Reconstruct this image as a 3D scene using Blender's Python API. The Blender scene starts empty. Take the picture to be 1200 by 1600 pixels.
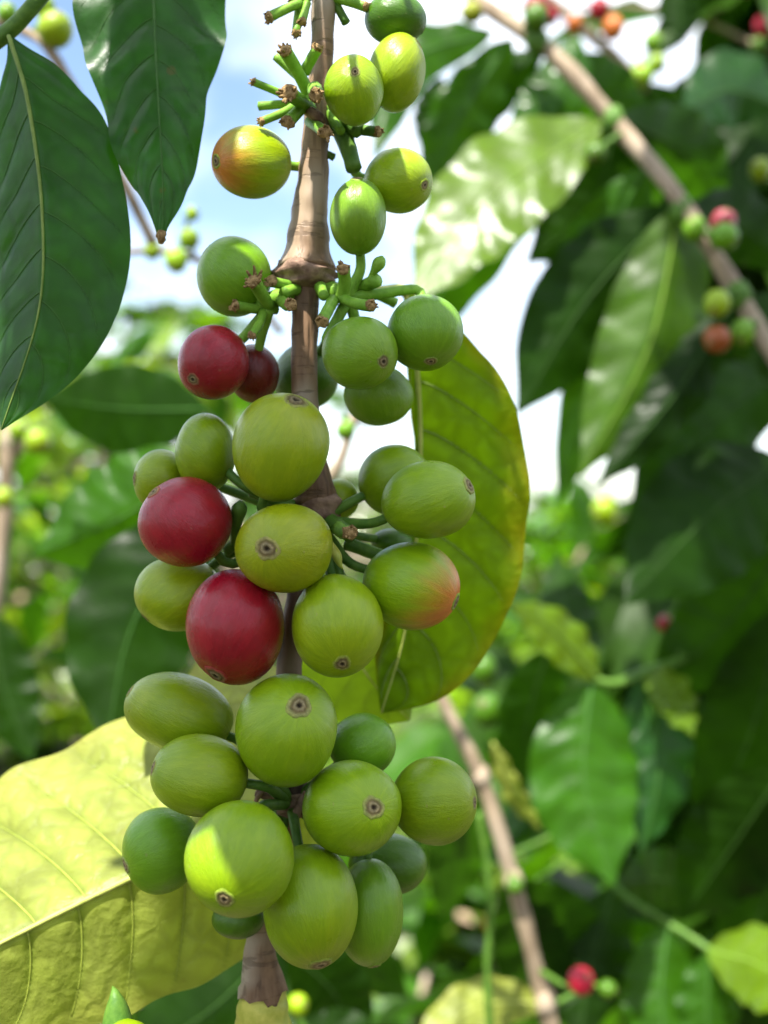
import bpy, math, random
import numpy as np
from mathutils import Vector, Matrix

# ------------------------------------------------------------------ camera, sky, sun, exposure
C = bpy.context.scene.collection
SC = bpy.context.scene
CAMZ = 1.25
F = 600 / math.tan(math.radians(19))          # focal length in pixels of a 1200 px wide frame
cam_d = bpy.data.cameras.new('camera'); cam = bpy.data.objects.new('camera', cam_d); C.objects.link(cam)
cam.location = (0, 0, CAMZ); cam.rotation_euler = (math.pi / 2, 0, 0)
cam_d.sensor_fit = 'HORIZONTAL'; cam_d.sensor_width = 36; cam_d.lens = 18 / math.tan(math.radians(19))
cam_d.clip_start = 0.02; cam_d.clip_end = 2000
cam_d.dof.use_dof = True; cam_d.dof.focus_distance = 0.157; cam_d.dof.aperture_fstop = cam_d.lens / 2.9
SC.camera = cam

SUN = Vector((-0.24, -0.40, 0.88)).normalized()       # direction towards the sun
elev = math.asin(SUN.z)
az = math.atan2(SUN.x, SUN.y)
w = bpy.data.worlds.new('World'); SC.world = w; w.use_nodes = True
nt = w.node_tree; nt.nodes.clear()
def wn(t, **k):
    n = nt.nodes.new(t)
    for a, b in k.items(): setattr(n, a, b)
    return n
sky = wn('ShaderNodeTexSky', sky_type='NISHITA', sun_disc=False, sun_elevation=elev, sun_rotation=az, altitude=300)
tc = wn('ShaderNodeTexCoord')
mp = wn('ShaderNodeMapping'); mp.inputs['Location'].default_value = (0.30, 0.1, 0.42); mp.inputs['Scale'].default_value = (1, 1, 1.6)
no = wn('ShaderNodeTexNoise'); no.inputs['Scale'].default_value = 2.6; no.inputs['Detail'].default_value = 6; no.inputs['Roughness'].default_value = .55
rp = wn('ShaderNodeValToRGB'); rp.color_ramp.elements[0].position = .37; rp.color_ramp.elements[1].position = .60
mx = wn('ShaderNodeMix', data_type='RGBA'); mx.inputs[7].default_value = (7.6, 7.9, 8.4, 1)
bg = wn('ShaderNodeBackground'); bg.inputs['Strength'].default_value = 0.11
wo = wn('ShaderNodeOutputWorld')
L = nt.links.new
L(tc.outputs['Generated'], mp.inputs[0]); L(mp.outputs[0], no.inputs['Vector']); L(no.outputs['Fac'], rp.inputs[0])
L(rp.outputs[0], mx.inputs[0]); L(sky.outputs[0], mx.inputs[6]); L(mx.outputs[2], bg.inputs[0]); L(bg.outputs[0], wo.inputs[0])

sun_d = bpy.data.lights.new('sun', 'SUN'); sun_d.energy = 5.0; sun_d.angle = math.radians(.53); sun_d.color = (1, .95, .87)
sun = bpy.data.objects.new('sun', sun_d); C.objects.link(sun); sun.location = (0, 0, 30)
sun.rotation_euler = SUN.to_track_quat('Z', 'Y').to_euler()

vs = SC.view_settings
vs.view_transform = 'Standard'; vs.look = 'None'; vs.gamma = 1; vs.use_curve_mapping = False; vs.exposure = 1.48
SC.cycles.max_bounces = 8; SC.cycles.transmission_bounces = 4; SC.cycles.diffuse_bounces = 5

# ------------------------------------------------------------------ helpers
R = random.Random(11)
def P(x, y, d): return np.array(((x - 600) / F * d, d, CAMZ + (800 - y) / F * d))
WORLD = {}
def tag(o, label=None, cat=None, group=None, kind=None):
    if label: o['label'] = label
    if cat: o['category'] = cat
    if group: o['group'] = group
    if kind: o['kind'] = kind
    return o
def empty(name, loc):
    o = bpy.data.objects.new(name, None); C.objects.link(o); o.empty_display_size = .01
    o.location = loc; WORLD[o.name] = np.array(loc, float); return o
def mk(name, V, Fc, mat, parent=None, origin=None, attrs=None, cols=None, smooth=True):
    V = np.asarray(V, float)
    if origin is None: origin = V.mean(0)
    origin = np.asarray(origin, float)
    me = bpy.data.meshes.new(name)
    me.from_pydata((V - origin).tolist(), [], [tuple(f) for f in Fc])
    if smooth: me.polygons.foreach_set('use_smooth', [True] * len(me.polygons))
    for k, a in (attrs or {}).items():
        a = np.asarray(a, np.float32)
        if a.ndim == 1:
            t = me.attributes.new(k, 'FLOAT', 'POINT'); t.data.foreach_set('value', a)
        else:
            t = me.attributes.new(k, 'FLOAT_VECTOR', 'POINT'); t.data.foreach_set('vector', a.ravel())
    if cols is not None:
        t = me.attributes.new('skin', 'FLOAT_COLOR', 'POINT')
        t.data.foreach_set('color', np.hstack([np.asarray(cols), np.ones((len(V), 1))]).astype(np.float32).ravel())
    me.materials.append(mat); me.update()
    o = bpy.data.objects.new(name, me); C.objects.link(o)
    WORLD[o.name] = origin
    if parent is not None:
        o.parent = parent; o.location = origin - WORLD[parent.name]
    else: o.location = origin
    return o
def spline(pts, n):
    p = np.asarray(pts, float); m = len(p)
    if m == 2: return p[0] + np.linspace(0, 1, n)[:, None] * (p[1] - p[0])
    e = np.vstack([2 * p[0] - p[1], p, 2 * p[-1] - p[-2]])
    seg = np.linalg.norm(np.diff(p[:, :2] if p.shape[1] > 3 else p, axis=0), axis=1); cum = np.r_[0, np.cumsum(seg)]
    out = []
    for u in np.linspace(0, cum[-1], n):
        i = min(max(np.searchsorted(cum, u, 'right') - 1, 0), m - 2); t = (u - cum[i]) / max(seg[i], 1e-12)
        a, b, c, d = e[i:i + 4]
        out.append(.5 * (2 * b + (c - a) * t + (2 * a - 5 * b + 4 * c - d) * t * t + (-a + 3 * b - 3 * c + d) * t ** 3))
    return np.array(out)
def tube(pts, rad, seg=10, caps=True, jitter=0, rng=None, wob=0, ragged=0):
    p = np.asarray(pts, float); n = len(p); rad = np.broadcast_to(np.asarray(rad, float), (n,))
    T = np.gradient(p, axis=0); T /= np.linalg.norm(T, axis=1)[:, None] + 1e-15
    ref = np.array((1., 0, 0)) if abs(T[0][0]) < .8 else np.array((0, 0, 1.))
    V = []; U = ref - T[0] * ref.dot(T[0])
    ph = [(rng or R).uniform(0, 6.28) for _ in range(6)] if wob or ragged else None
    for i in range(n):
        U = U - T[i] * U.dot(T[i]); U /= np.linalg.norm(U); W = np.cross(T[i], U)
        for k in range(seg):
            a = 2 * math.pi * k / seg; r = rad[i] * (1 + (jitter * (rng or R).uniform(-1, 1) if jitter else 0))
            if wob: r *= 1 + wob * (.5 * math.sin(3 * a + ph[0] + i * .35) + .35 * math.sin(5 * a + ph[1] - i * .6) + .4 * math.sin(i * .9 + ph[2]) + .3 * math.sin(2 * a + i * 1.3 + ph[3]))
            q = p[i]
            if ragged and i >= n - 4: q = q + T[i] * ragged * (i - n + 4) / 4 * (.6 * abs(math.sin(1.5 * a + ph[4])) + .4 * math.sin(4 * a + ph[5]) + .3 * math.sin(7 * a + ph[0]))
            V.append(q + r * (math.cos(a) * U + math.sin(a) * W))
    Fc = [(i * seg + k, i * seg + (k + 1) % seg, (i + 1) * seg + (k + 1) % seg, (i + 1) * seg + k) for i in range(n - 1) for k in range(seg)]
    if caps:
        V += [p[0] - T[0] * rad[0] * .25, p[-1] + T[-1] * rad[-1] * .3]; a, b = len(V) - 2, len(V) - 1
        Fc += [(a, (k + 1) % seg, k) for k in range(seg)] + [(b, (n - 1) * seg + k, (n - 1) * seg + (k + 1) % seg) for k in range(seg)]
    return np.array(V), Fc
def sm(a, b, x):
    t = np.clip((x - a) / (b - a), 0, 1); return t * t * (3 - 2 * t)

# ------------------------------------------------------------------ materials
def newmat(name):
    m = bpy.data.materials.new(name); m.use_nodes = True; n = m.node_tree.nodes; n.clear()
    return m, n, m.node_tree.links.new
def mixc(n, l, fac, a, b, blend='MIX'):
    x = n.new('ShaderNodeMix'); x.data_type = 'RGBA'; x.blend_type = blend
    for s, v in ((0, fac), (6, a), (7, b)):
        if hasattr(v, 'is_output'): l(v, x.inputs[s])
        else: x.inputs[s].default_value = v if s == 0 else (*v, 1)
    return x.outputs[2]
def ramp(n, l, src, a, b):
    r = n.new('ShaderNodeMapRange'); r.interpolation_type = 'SMOOTHSTEP'; l(src, r.inputs[0])
    r.inputs[1].default_value = a; r.inputs[2].default_value = b; return r.outputs[0]
def noise(n, l, scale, detail=3, vec=None, rough=.55):
    x = n.new('ShaderNodeTexNoise'); x.inputs['Scale'].default_value = scale; x.inputs['Detail'].default_value = detail; x.inputs['Roughness'].default_value = rough
    if vec is None:
        t = n.new('ShaderNodeTexCoord'); vec = t.outputs['Object']
    l(vec, x.inputs['Vector']); return x.outputs['Fac']
def attr(n, name): a = n.new('ShaderNodeAttribute'); a.attribute_name = name; return a

def leafmat(name, top, under, trans, tfac=.4, rough=.38, vein=(.16, .22, .05), veinamt=.5, margin=None, marginamt=0, spots=0, wrinkle=.25, coat=.02, randv=.25, spec=.22, net=.0):
    m, n, l = newmat(name)
    geo = n.new('ShaderNodeNewGeometry'); oi = n.new('ShaderNodeObjectInfo')
    va = attr(n, 'vein').outputs['Fac']; ac = attr(n, 'across').outputs['Fac']
    mot = ramp(n, l, noise(n, l, 90, 4), .35, .7)
    c = mixc(n, l, mot, tuple(x * .8 for x in top), tuple(x * 1.2 for x in top))
    t = mixc(n, l, mot, tuple(x * .85 for x in trans), tuple(x * 1.15 for x in trans))
    u = mixc(n, l, mot, tuple(x * .85 for x in under), tuple(x * 1.15 for x in under))
    mu = n.new('ShaderNodeMath'); mu.operation = 'MULTIPLY'; l(va, mu.inputs[0]); mu.inputs[1].default_value = veinamt
    if margin:
        ad = n.new('ShaderNodeMath'); ad.operation = 'ADD'; l(ac, ad.inputs[0])
        nm = noise(n, l, 70, 4); sc = n.new('ShaderNodeMath'); sc.operation = 'MULTIPLY_ADD'; l(nm, sc.inputs[0]); sc.inputs[1].default_value = .95; sc.inputs[2].default_value = -.60
        l(sc.outputs[0], ad.inputs[1]); mg = ramp(n, l, ad.outputs[0], .55, 1.02)
        m2 = n.new('ShaderNodeMath'); m2.operation = 'MULTIPLY'; l(mg, m2.inputs[0]); m2.inputs[1].default_value = marginamt
        c = mixc(n, l, m2.outputs[0], c, margin); t = mixc(n, l, m2.outputs[0], t, margin); u = mixc(n, l, m2.outputs[0], u, margin)
    c = mixc(n, l, mu.outputs[0], c, vein); u = mixc(n, l, mu.outputs[0], u, vein); t = mixc(n, l, mu.outputs[0], t, tuple(x * .6 for x in vein))
    if spots:
        sp = ramp(n, l, noise(n, l, 260, 2), .70, .76)
        m3 = n.new('ShaderNodeMath'); m3.operation = 'MULTIPLY'; l(sp, m3.inputs[0]); m3.inputs[1].default_value = spots
        for k in (0,):
            c = mixc(n, l, m3.outputs[0], c, (.16, .06, .015)); t = mixc(n, l, m3.outputs[0], t, (.16, .05, .01)); u = mixc(n, l, m3.outputs[0], u, (.16, .06, .015))
    c = mixc(n, l, geo.outputs['Backfacing'], c, u)
    ti = n.new('ShaderNodeMath'); ti.operation = 'ADD'; l(attr(n, 'tint').outputs['Fac'], ti.inputs[0]); ti.inputs[1].default_value = 1
    h0 = n.new('ShaderNodeHueSaturation'); l(ti.outputs[0], h0.inputs['Value']); l(c, h0.inputs['Color']); c = h0.outputs[0]
    h1 = n.new('ShaderNodeHueSaturation'); l(ti.outputs[0], h1.inputs['Value']); l(t, h1.inputs['Color']); t = h1.outputs[0]
    if randv:
        h = n.new('ShaderNodeHueSaturation'); mr = n.new('ShaderNodeMapRange'); l(oi.outputs['Random'], mr.inputs[0]); mr.inputs[3].default_value = 1 - randv; mr.inputs[4].default_value = 1 + randv
        l(mr.outputs[0], h.inputs['Value']); l(c, h.inputs['Color']); c = h.outputs[0]
    b = n.new('ShaderNodeBsdfPrincipled'); l(c, b.inputs['Base Color'])
    rv = n.new('ShaderNodeMapRange'); l(noise(n, l, 75, 5), rv.inputs[0]); rv.inputs[1].default_value = .3; rv.inputs[2].default_value = .7; rv.inputs[3].default_value = rough - .12; rv.inputs[4].default_value = rough + .16; l(rv.outputs[0], b.inputs['Roughness'])
    b.inputs['Coat Weight'].default_value = coat; b.inputs['Coat Roughness'].default_value = .3; b.inputs['Specular IOR Level'].default_value = spec
    bp = n.new('ShaderNodeBump'); bp.inputs['Strength'].default_value = wrinkle; bp.inputs['Distance'].default_value = .0007
    w1 = noise(n, l, 420, 3)
    if net:
        vo = n.new('ShaderNodeTexVoronoi'); vo.feature = 'DISTANCE_TO_EDGE'; vo.inputs['Scale'].default_value = 230
        tco = n.new('ShaderNodeTexCoord'); nzv = n.new('ShaderNodeTexNoise'); nzv.inputs['Scale'].default_value = 160; l(tco.outputs['Object'], nzv.inputs['Vector'])
        vm = n.new('ShaderNodeVectorMath'); vm.operation = 'MULTIPLY_ADD'; l(nzv.outputs['Color'], vm.inputs[0]); vm.inputs[1].default_value = (.004, .004, .004); l(tco.outputs['Object'], vm.inputs[2]); l(vm.outputs[0], vo.inputs['Vector'])
        ed = n.new('ShaderNodeMapRange'); ed.interpolation_type = 'SMOOTHSTEP'; l(vo.outputs['Distance'], ed.inputs[0]); ed.inputs[1].default_value = 0; ed.inputs[2].default_value = .28
        ad2 = n.new('ShaderNodeMath'); ad2.operation = 'MULTIPLY_ADD'; l(ed.outputs[0], ad2.inputs[0]); ad2.inputs[1].default_value = net; l(w1, ad2.inputs[2]); w1 = ad2.outputs[0]
        iv = n.new('ShaderNodeMapRange'); l(ed.outputs[0], iv.inputs[0]); iv.inputs[3].default_value = .82; iv.inputs[4].default_value = 1
        hv = n.new('ShaderNodeHueSaturation'); l(iv.outputs[0], hv.inputs['Value']); l(c, hv.inputs['Color']); l(hv.outputs[0], b.inputs['Base Color'])
        ht = n.new('ShaderNodeHueSaturation'); l(iv.outputs[0], ht.inputs['Value']); l(t, ht.inputs['Color']); t = ht.outputs[0]
    l(w1, bp.inputs['Height']); l(bp.outputs[0], b.inputs['Normal'])
    tr = n.new('ShaderNodeBsdfTranslucent'); l(t, tr.inputs[0])
    ms = n.new('ShaderNodeMixShader'); ms.inputs[0].default_value = tfac
    l(b.outputs[0], ms.inputs[1]); l(tr.outputs[0], ms.inputs[2])
    o = n.new('ShaderNodeOutputMaterial'); l(ms.outputs[0], o.inputs[0]); return m

def skinmat(name, rough=.31, sss=.10, streak=.26, coat=.3, specks=.3):
    m, n, l = newmat(name)
    col = attr(n, 'skin').outputs['Color']; sv = attr(n, 'streak').outputs['Vector']
    mo = ramp(n, l, noise(n, l, 150, 4), .3, .7); col = mixc(n, l, .28, col, mixc(n, l, mo, mixc(n, l, 1, col, (.72, .80, .8), 'MULTIPLY'), mixc(n, l, 1, col, (1.35, 1.14, 1.1), 'MULTIPLY')))
    s1 = ramp(n, l, noise(n, l, 5, 6, sv, .7), .38, .66)
    s2 = ramp(n, l, noise(n, l, 26, 3, sv, .7), .35, .7)
    mm = n.new('ShaderNodeMath'); mm.operation = 'MULTIPLY_ADD'; l(s2, mm.inputs[0]); mm.inputs[1].default_value = .45; l(s1, mm.inputs[2])
    c = mixc(n, l, streak, col, mixc(n, l, ramp(n, l, mm.outputs[0], .0, 1.3), mixc(n, l, 1, col, (.62, .70, .62), 'MULTIPLY'), mixc(n, l, 1, col, (1.3, 1.18, 1.2), 'MULTIPLY')))
    sp = ramp(n, l, noise(n, l, 1400, 1), .74, .80)
    m3 = n.new('ShaderNodeMath'); m3.operation = 'MULTIPLY'; l(sp, m3.inputs[0]); m3.inputs[1].default_value = specks
    c = mixc(n, l, m3.outputs[0], c, (.30, .24, .12))
    b = n.new('ShaderNodeBsdfPrincipled'); l(c, b.inputs['Base Color'])
    rv = n.new('ShaderNodeMapRange'); l(noise(n, l, 220, 4), rv.inputs[0]); rv.inputs[3].default_value = rough - .1; rv.inputs[4].default_value = rough + .1; l(rv.outputs[0], b.inputs['Roughness'])
    b.inputs['Subsurface Weight'].default_value = sss; b.inputs['Subsurface Radius'].default_value = (1, .7, .2); b.inputs['Subsurface Scale'].default_value = .0016
    b.inputs['Coat Weight'].default_value = coat * .35; b.inputs['Coat Roughness'].default_value = .16; b.inputs['Specular IOR Level'].default_value = .30
    bp = n.new('ShaderNodeBump'); bp.inputs['Strength'].default_value = .22; bp.inputs['Distance'].default_value = .0003
    l(mm.outputs[0], bp.inputs['Height']); l(bp.outputs[0], b.inputs['Normal'])
    o = n.new('ShaderNodeOutputMaterial'); l(b.outputs[0], o.inputs[0]); return m
def simplemat(name, c1, c2, scale=300, rough=.6, bump=.3, stretch=(1, 1, 1), bdist=.0005, c3=None, s3=60, usecol=False, t3=(.45, .7), cracks=0):
    m, n, l = newmat(name)
    t = n.new('ShaderNodeTexCoord'); mpn = n.new('ShaderNodeMapping'); mpn.inputs['Scale'].default_value = stretch; l(t.outputs['Object'], mpn.inputs[0])
    nz = noise(n, l, scale, 5, mpn.outputs[0], .65)
    c = mixc(n, l, ramp(n, l, nz, .32, .68), c1, c2)
    if c3: c = mixc(n, l, ramp(n, l, noise(n, l, s3, 3), *t3), c, c3)
    hgt = nz
    if cracks:      # short cross cracks and long fissures in the bark
        m2 = n.new('ShaderNodeMapping'); m2.inputs['Scale'].default_value = (.35, .35, 2.2); l(t.outputs['Object'], m2.inputs[0])
        k1 = ramp(n, l, noise(n, l, 420, 3, m2.outputs[0], .6), .56, .64)
        m3_ = n.new('ShaderNodeMapping'); m3_.inputs['Scale'].default_value = (1, 1, .09); l(t.outputs['Object'], m3_.inputs[0])
        k2 = ramp(n, l, noise(n, l, 700, 2, m3_.outputs[0], .6), .57, .66)
        mxk = n.new('ShaderNodeMath'); mxk.operation = 'MAXIMUM'; l(k1, mxk.inputs[0]); l(k2, mxk.inputs[1])
        mk_ = n.new('ShaderNodeMath'); mk_.operation = 'MULTIPLY'; l(mxk.outputs[0], mk_.inputs[0]); mk_.inputs[1].default_value = cracks
        c = mixc(n, l, mk_.outputs[0], c, (.05, .03, .018))
        sb = n.new('ShaderNodeMath'); sb.operation = 'SUBTRACT'; l(nz, sb.inputs[0]); l(mk_.outputs[0], sb.inputs[1]); hgt = sb.outputs[0]
    if usecol: c = mixc(n, l, 1, attr(n, 'skin').outputs['Color'], c, 'MULTIPLY')
    b = n.new('ShaderNodeBsdfPrincipled'); l(c, b.inputs['Base Color']); b.inputs['Roughness'].default_value = rough; b.inputs['Specular IOR Level'].default_value = .25
    bp = n.new('ShaderNodeBump'); bp.inputs['Strength'].default_value = bump; bp.inputs['Distance'].default_value = bdist; l(hgt, bp.inputs['Height']); l(bp.outputs[0], b.inputs['Normal'])
    o = n.new('ShaderNodeOutputMaterial'); l(b.outputs[0], o.inputs[0]); return m

M = dict(
    cherry=skinmat('cherry_skin'),
    red=skinmat('ripe_cherry_skin', rough=.28, sss=.06, streak=.26, coat=.5, specks=.12),
    scar=simplemat('navel_scar', (.75, .75, .75), (1.2, 1.15, 1.1), 1800, .75, .5, usecol=True, bdist=.0002),
    bark=simplemat('branch_bark', (.11, .062, .032), (.25, .155, .09), 260, .6, .45, (1, 1, .16), c3=(.34, .29, .22), s3=70, cracks=.45),
    barkred=simplemat('light_bark', (.17, .105, .06), (.34, .235, .145), 240, .5, .35, (1, 1, .14), c3=(.34, .27, .19), s3=60, cracks=.38),  # lighter tan copy of the branch bark
    darkbark=simplemat('dark_bark', (.045, .03, .024), (.15, .10, .075), 260, .6, .45, (1, 1, .16), c3=(.18, .13, .10), s3=70),
    sheath=simplemat('dry_sheath', (.12, .07, .05), (.30, .20, .14), 500, .8, .6),
    crust=simplemat('dried_stalk_tip', (.14, .085, .03), (.40, .27, .12), 1500, .9, .8),
    stalk=simplemat('green_stalk', (.12, .27, .02), (.20, .38, .04), 500, .5, .3),
    stalkdk=simplemat('dark_green_stalk', (.05, .13, .015), (.10, .20, .025), 500, .5, .3),
    tipgreen=simplemat('yellow_green_shoot', (.34, .36, .05), (.50, .48, .10), 300, .45, .3, c3=(.24, .32, .05), s3=120),
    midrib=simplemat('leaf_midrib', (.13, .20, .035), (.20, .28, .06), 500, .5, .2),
    midribmid=simplemat('green_leaf_midrib', (.10, .19, .015), (.14, .24, .025), 500, .7, .2),  # green midrib for the lime and bright green leaves
    ribshade=simplemat('shade_darkened_midrib', (.018, .055, .005), (.03, .08, .008), 500, .7, .2),  # midrib copy with the shade darkened into its colour
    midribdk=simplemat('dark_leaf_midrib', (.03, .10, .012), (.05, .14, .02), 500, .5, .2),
    midriby=simplemat('yellow_leaf_midrib', (.32, .38, .07), (.44, .48, .12), 500, .5, .2),
    veiny=simplemat('yellow_leaf_vein', (.22, .28, .035), (.30, .35, .05), 500, .5, .2),
    bgbark=simplemat('weathered_bark', (.17, .125, .08), (.36, .28, .19), 90, .7, .4, (1, 1, .3), c3=(.40, .33, .25), s3=30),
    trunk=simplemat('shrub_bark', (.12, .09, .07), (.28, .22, .17), 30, .8, .5, (1, 1, .3)),
    ground=simplemat('soil', (.055, .036, .022), (.13, .09, .06), 6, .95, .6, bdist=.03, c3=(.04, .07, .015), s3=1.2),
    litter=simplemat('dry_litter', (.20, .135, .085), (.42, .31, .21), 20, .8, .2, usecol=True),
    grass=simplemat('grass_blade', (.05, .12, .02), (.11, .20, .03), 8, .6, .1),
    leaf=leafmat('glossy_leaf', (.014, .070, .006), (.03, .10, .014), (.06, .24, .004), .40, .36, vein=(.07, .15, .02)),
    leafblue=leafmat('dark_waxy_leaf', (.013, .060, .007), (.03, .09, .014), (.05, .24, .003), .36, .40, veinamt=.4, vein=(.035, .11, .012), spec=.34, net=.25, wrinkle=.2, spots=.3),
    leafdk=leafmat('shade_darkened_leaf', (.010, .033, .002), (.020, .055, .003), (.042, .14, .002), .42, .42, vein=(.016, .05, .004), spec=.13),  # shade of the background leaves darkened into the base colour
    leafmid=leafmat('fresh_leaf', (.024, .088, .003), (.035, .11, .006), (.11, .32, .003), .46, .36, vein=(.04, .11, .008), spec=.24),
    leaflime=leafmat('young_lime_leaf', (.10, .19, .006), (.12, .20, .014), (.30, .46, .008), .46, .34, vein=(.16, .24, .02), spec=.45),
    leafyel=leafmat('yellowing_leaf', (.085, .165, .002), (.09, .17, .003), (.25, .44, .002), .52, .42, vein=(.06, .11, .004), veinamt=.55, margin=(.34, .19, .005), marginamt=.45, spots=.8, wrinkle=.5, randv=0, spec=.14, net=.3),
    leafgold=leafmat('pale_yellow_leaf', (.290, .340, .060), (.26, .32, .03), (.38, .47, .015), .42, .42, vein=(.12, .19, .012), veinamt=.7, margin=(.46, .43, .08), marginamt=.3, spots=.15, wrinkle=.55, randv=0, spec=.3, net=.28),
    leafsun=leafmat('sun_brightened_leaf', (.050, .125, .004), (.06, .13, .008), (.18, .38, .004), .46, .42, vein=(.08, .16, .01), spec=.2),  # lit copy of the green leaf: sun brightness put into the colour
    leaffar=leafmat('glossy_shrub_leaf', (.040, .115, .005), (.055, .13, .010), (.17, .36, .005), .42, .24, spec=.6),  # lighter, glossier copy of the fresh leaf for far shrubs
    leafdead=leafmat('dry_brown_leaf', (.20, .09, .03), (.22, .10, .04), (.25, .10, .02), .3, .6),
)

# ------------------------------------------------------------------ leaf builder
def wprof(W, t):
    if isinstance(W, (int, float)):
        p = np.sin(np.pi * np.clip(t, 0, 1) ** .88) ** .8 * (1 - .42 * sm(.78, 1, t)); return W * np.maximum(p, 0.004)
    a = np.array(W, float); s = spline(a, 200); return np.maximum(np.interp(t, s[:, 0], s[:, 1]), .4)
def leaf(parent, mid, WL, WR, sL=0., sR=0., mat='leaf', nu=48, nv=8, wave=5., waves=5, quilt=3., veins=9, slant=.15, flip=False,
         label=None, rib='midrib', ribw=4.5, tubes=None, seed=0, petiole=None, arc=(0, 0), tip=None):
    rg = random.Random(seed * 7 + 3); ph = (rg.uniform(0, 6), rg.uniform(0, 6))
    c = spline([(x, y, d * 2000) for x, y, d in mid], nu + 1); c[:, 2] /= 2000
    t = np.linspace(0, 1, nu + 1)
    T = np.gradient(c[:, :2], axis=0); T /= np.linalg.norm(T, axis=1)[:, None]
    perp = np.stack([-T[:, 1], T[:, 0]], 1)
    vv = np.linspace(-1, 1, 2 * nv + 1); vv = np.sign(vv) * np.abs(vv) ** .85
    G = np.zeros((nu + 1, 2 * nv + 1, 3)); A = np.zeros(G.shape[:2]); AC = np.zeros(G.shape[:2]); H = np.zeros(G.shape[:2])
    wl, wr = wprof(WL, t), wprof(WR, t)
    for j, v in enumerate(vv):
        s = abs(v); left = v < 0
        wd = (wl if left else wr) * s; sg = 1 if left else -1
        px = c[:, :2] + perp * (sg * wd)[:, None]
        dep = c[:, 2] * (1 + (wd * (sL if left else sR) + wd * s * (arc[0] if left else arc[1])) / F)
        G[:, j, 0] = (px[:, 0] - 600) / F * dep; G[:, j, 1] = dep; G[:, j, 2] = CAMZ + (800 - px[:, 1]) / F * dep
        ph0 = (t - slant * s ** 1.4) * veins + (.5 if left else 0) * .4
        fr = np.abs(ph0 - np.round(ph0))
        A[:, j] = np.exp(-(fr / (.07 * (1.2 - .7 * s))) ** 2) * (1 - .6 * s)
        AC[:, j] = s
        env = np.clip(s * 6, 0, 1) * np.clip((1 - s) * 4, .15, 1) * np.sin(np.pi * np.clip(t, .02, .98)) ** .5
        H[:, j] = quilt * (np.sqrt(np.abs(np.sin(np.pi * ph0)) + .02) - .6) * env + wave * s ** 2 * np.sin(2 * np.pi * waves * t + ph[0 if left else 1] + .8 * np.sin(5 * t + ph[1])) * np.sin(np.pi * np.clip(t, 0, 1)) ** .6
    du = np.gradient(G, axis=0); dv = np.gradient(G, axis=1)
    N = np.cross(du, dv); ln = np.linalg.norm(N, axis=2, keepdims=True); N = N / np.maximum(ln, 1e-15)
    if N[nu // 2, nv][1] > 0: N = -N                        # N towards the camera
    sc = (c[:, 2] / F)[:, None, None]
    G = G + N * H[:, :, None] * sc
    m = 2 * nv + 1
    Fc = []
    for i in range(nu):
        for j in range(m - 1):
            q = (i * m + j, i * m + j + 1, (i + 1) * m + j + 1, (i + 1) * m + j); Fc.append(q)
    V = G.reshape(-1, 3)
    q = Fc[(nu // 2) * (m - 1) + nv]; nn = np.cross(V[q[1]] - V[q[0]], V[q[3]] - V[q[0]])
    if (nn[1] > 0) != flip: Fc = [f[::-1] for f in Fc]     # upper face towards the camera unless flip
    o = mk('leaf', V, Fc, M[mat], parent, origin=V[nv], attrs={'vein': A.ravel(), 'across': AC.ravel(), 'along': np.repeat(t, m)})
    if label: o['label'] = label
    md = o.data.materials
    scl = c[:, 2] / F
    if rib:
        k = np.linspace(0, nu, max(8, nu // 2 + 1)).astype(int)
        pts = G[k, nv] + N[k, nv] * (ribw * .12 * scl[k])[:, None]
        tv, tf = tube(pts, ribw * .5 * scl[k] * (1.05 - .85 * t[k]), 8)
        mk('midrib', tv, tf, M[rib], o)
    if tubes:
        for k in range(1, veins):
            for side in (-1, 1):
                pts = []; t0 = (k + (0 if side > 0 else -.2)) / veins
                for s in np.linspace(0.02, .9, 14):
                    tt = t0 + slant * s ** 1.4
                    if tt > .97: break
                    fi = tt * nu; i = min(int(fi), nu - 1); u = fi - i
                    fj = nv + side * (s ** (1 / .85)) * nv; j = min(int(fj), m - 2); q = fj - j
                    pos = (1 - u) * ((1 - q) * G[i, j] + q * G[i, j + 1]) + u * ((1 - q) * G[i + 1, j] + q * G[i + 1, j + 1])
                    pts.append(pos + N[i, min(max(j, 0), m - 1)] * tubes[1] * .15 * scl[i])
                if len(pts) > 5:
                    r = tubes[1] * .5 * scl[nu // 2] * np.linspace(1, .3, len(pts))
                    tv, tf = tube(spline(pts, 22), np.interp(np.linspace(0, 1, 22), np.linspace(0, 1, len(pts)), r), 6)
                    mk('side_vein', tv, tf, M[tubes[0]], o)
    if petiole is not None:
        pp = spline([P(*petiole), (P(*petiole) + G[0, nv]) / 2 + np.array((0, 0, -.0004)), G[0, nv], G[min(2, nu), nv]], 12)
        tv, tf = tube(pp, ribw * .75 * scl[0], 8); mk('petiole', tv, tf, M[rib or 'midrib'], o)
    if tip:
        tv, tf = tube(spline([G[-3, nv], G[-1, nv], G[-1, nv] + (G[-1, nv] - G[-3, nv]) * .5], 6), np.array([5, 7, 8, 7, 5, 3]) * scl[-1], 8, jitter=.3, rng=rg)
        mk('dry_tip', tv, tf, M['crust'], o)
    return o

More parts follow.
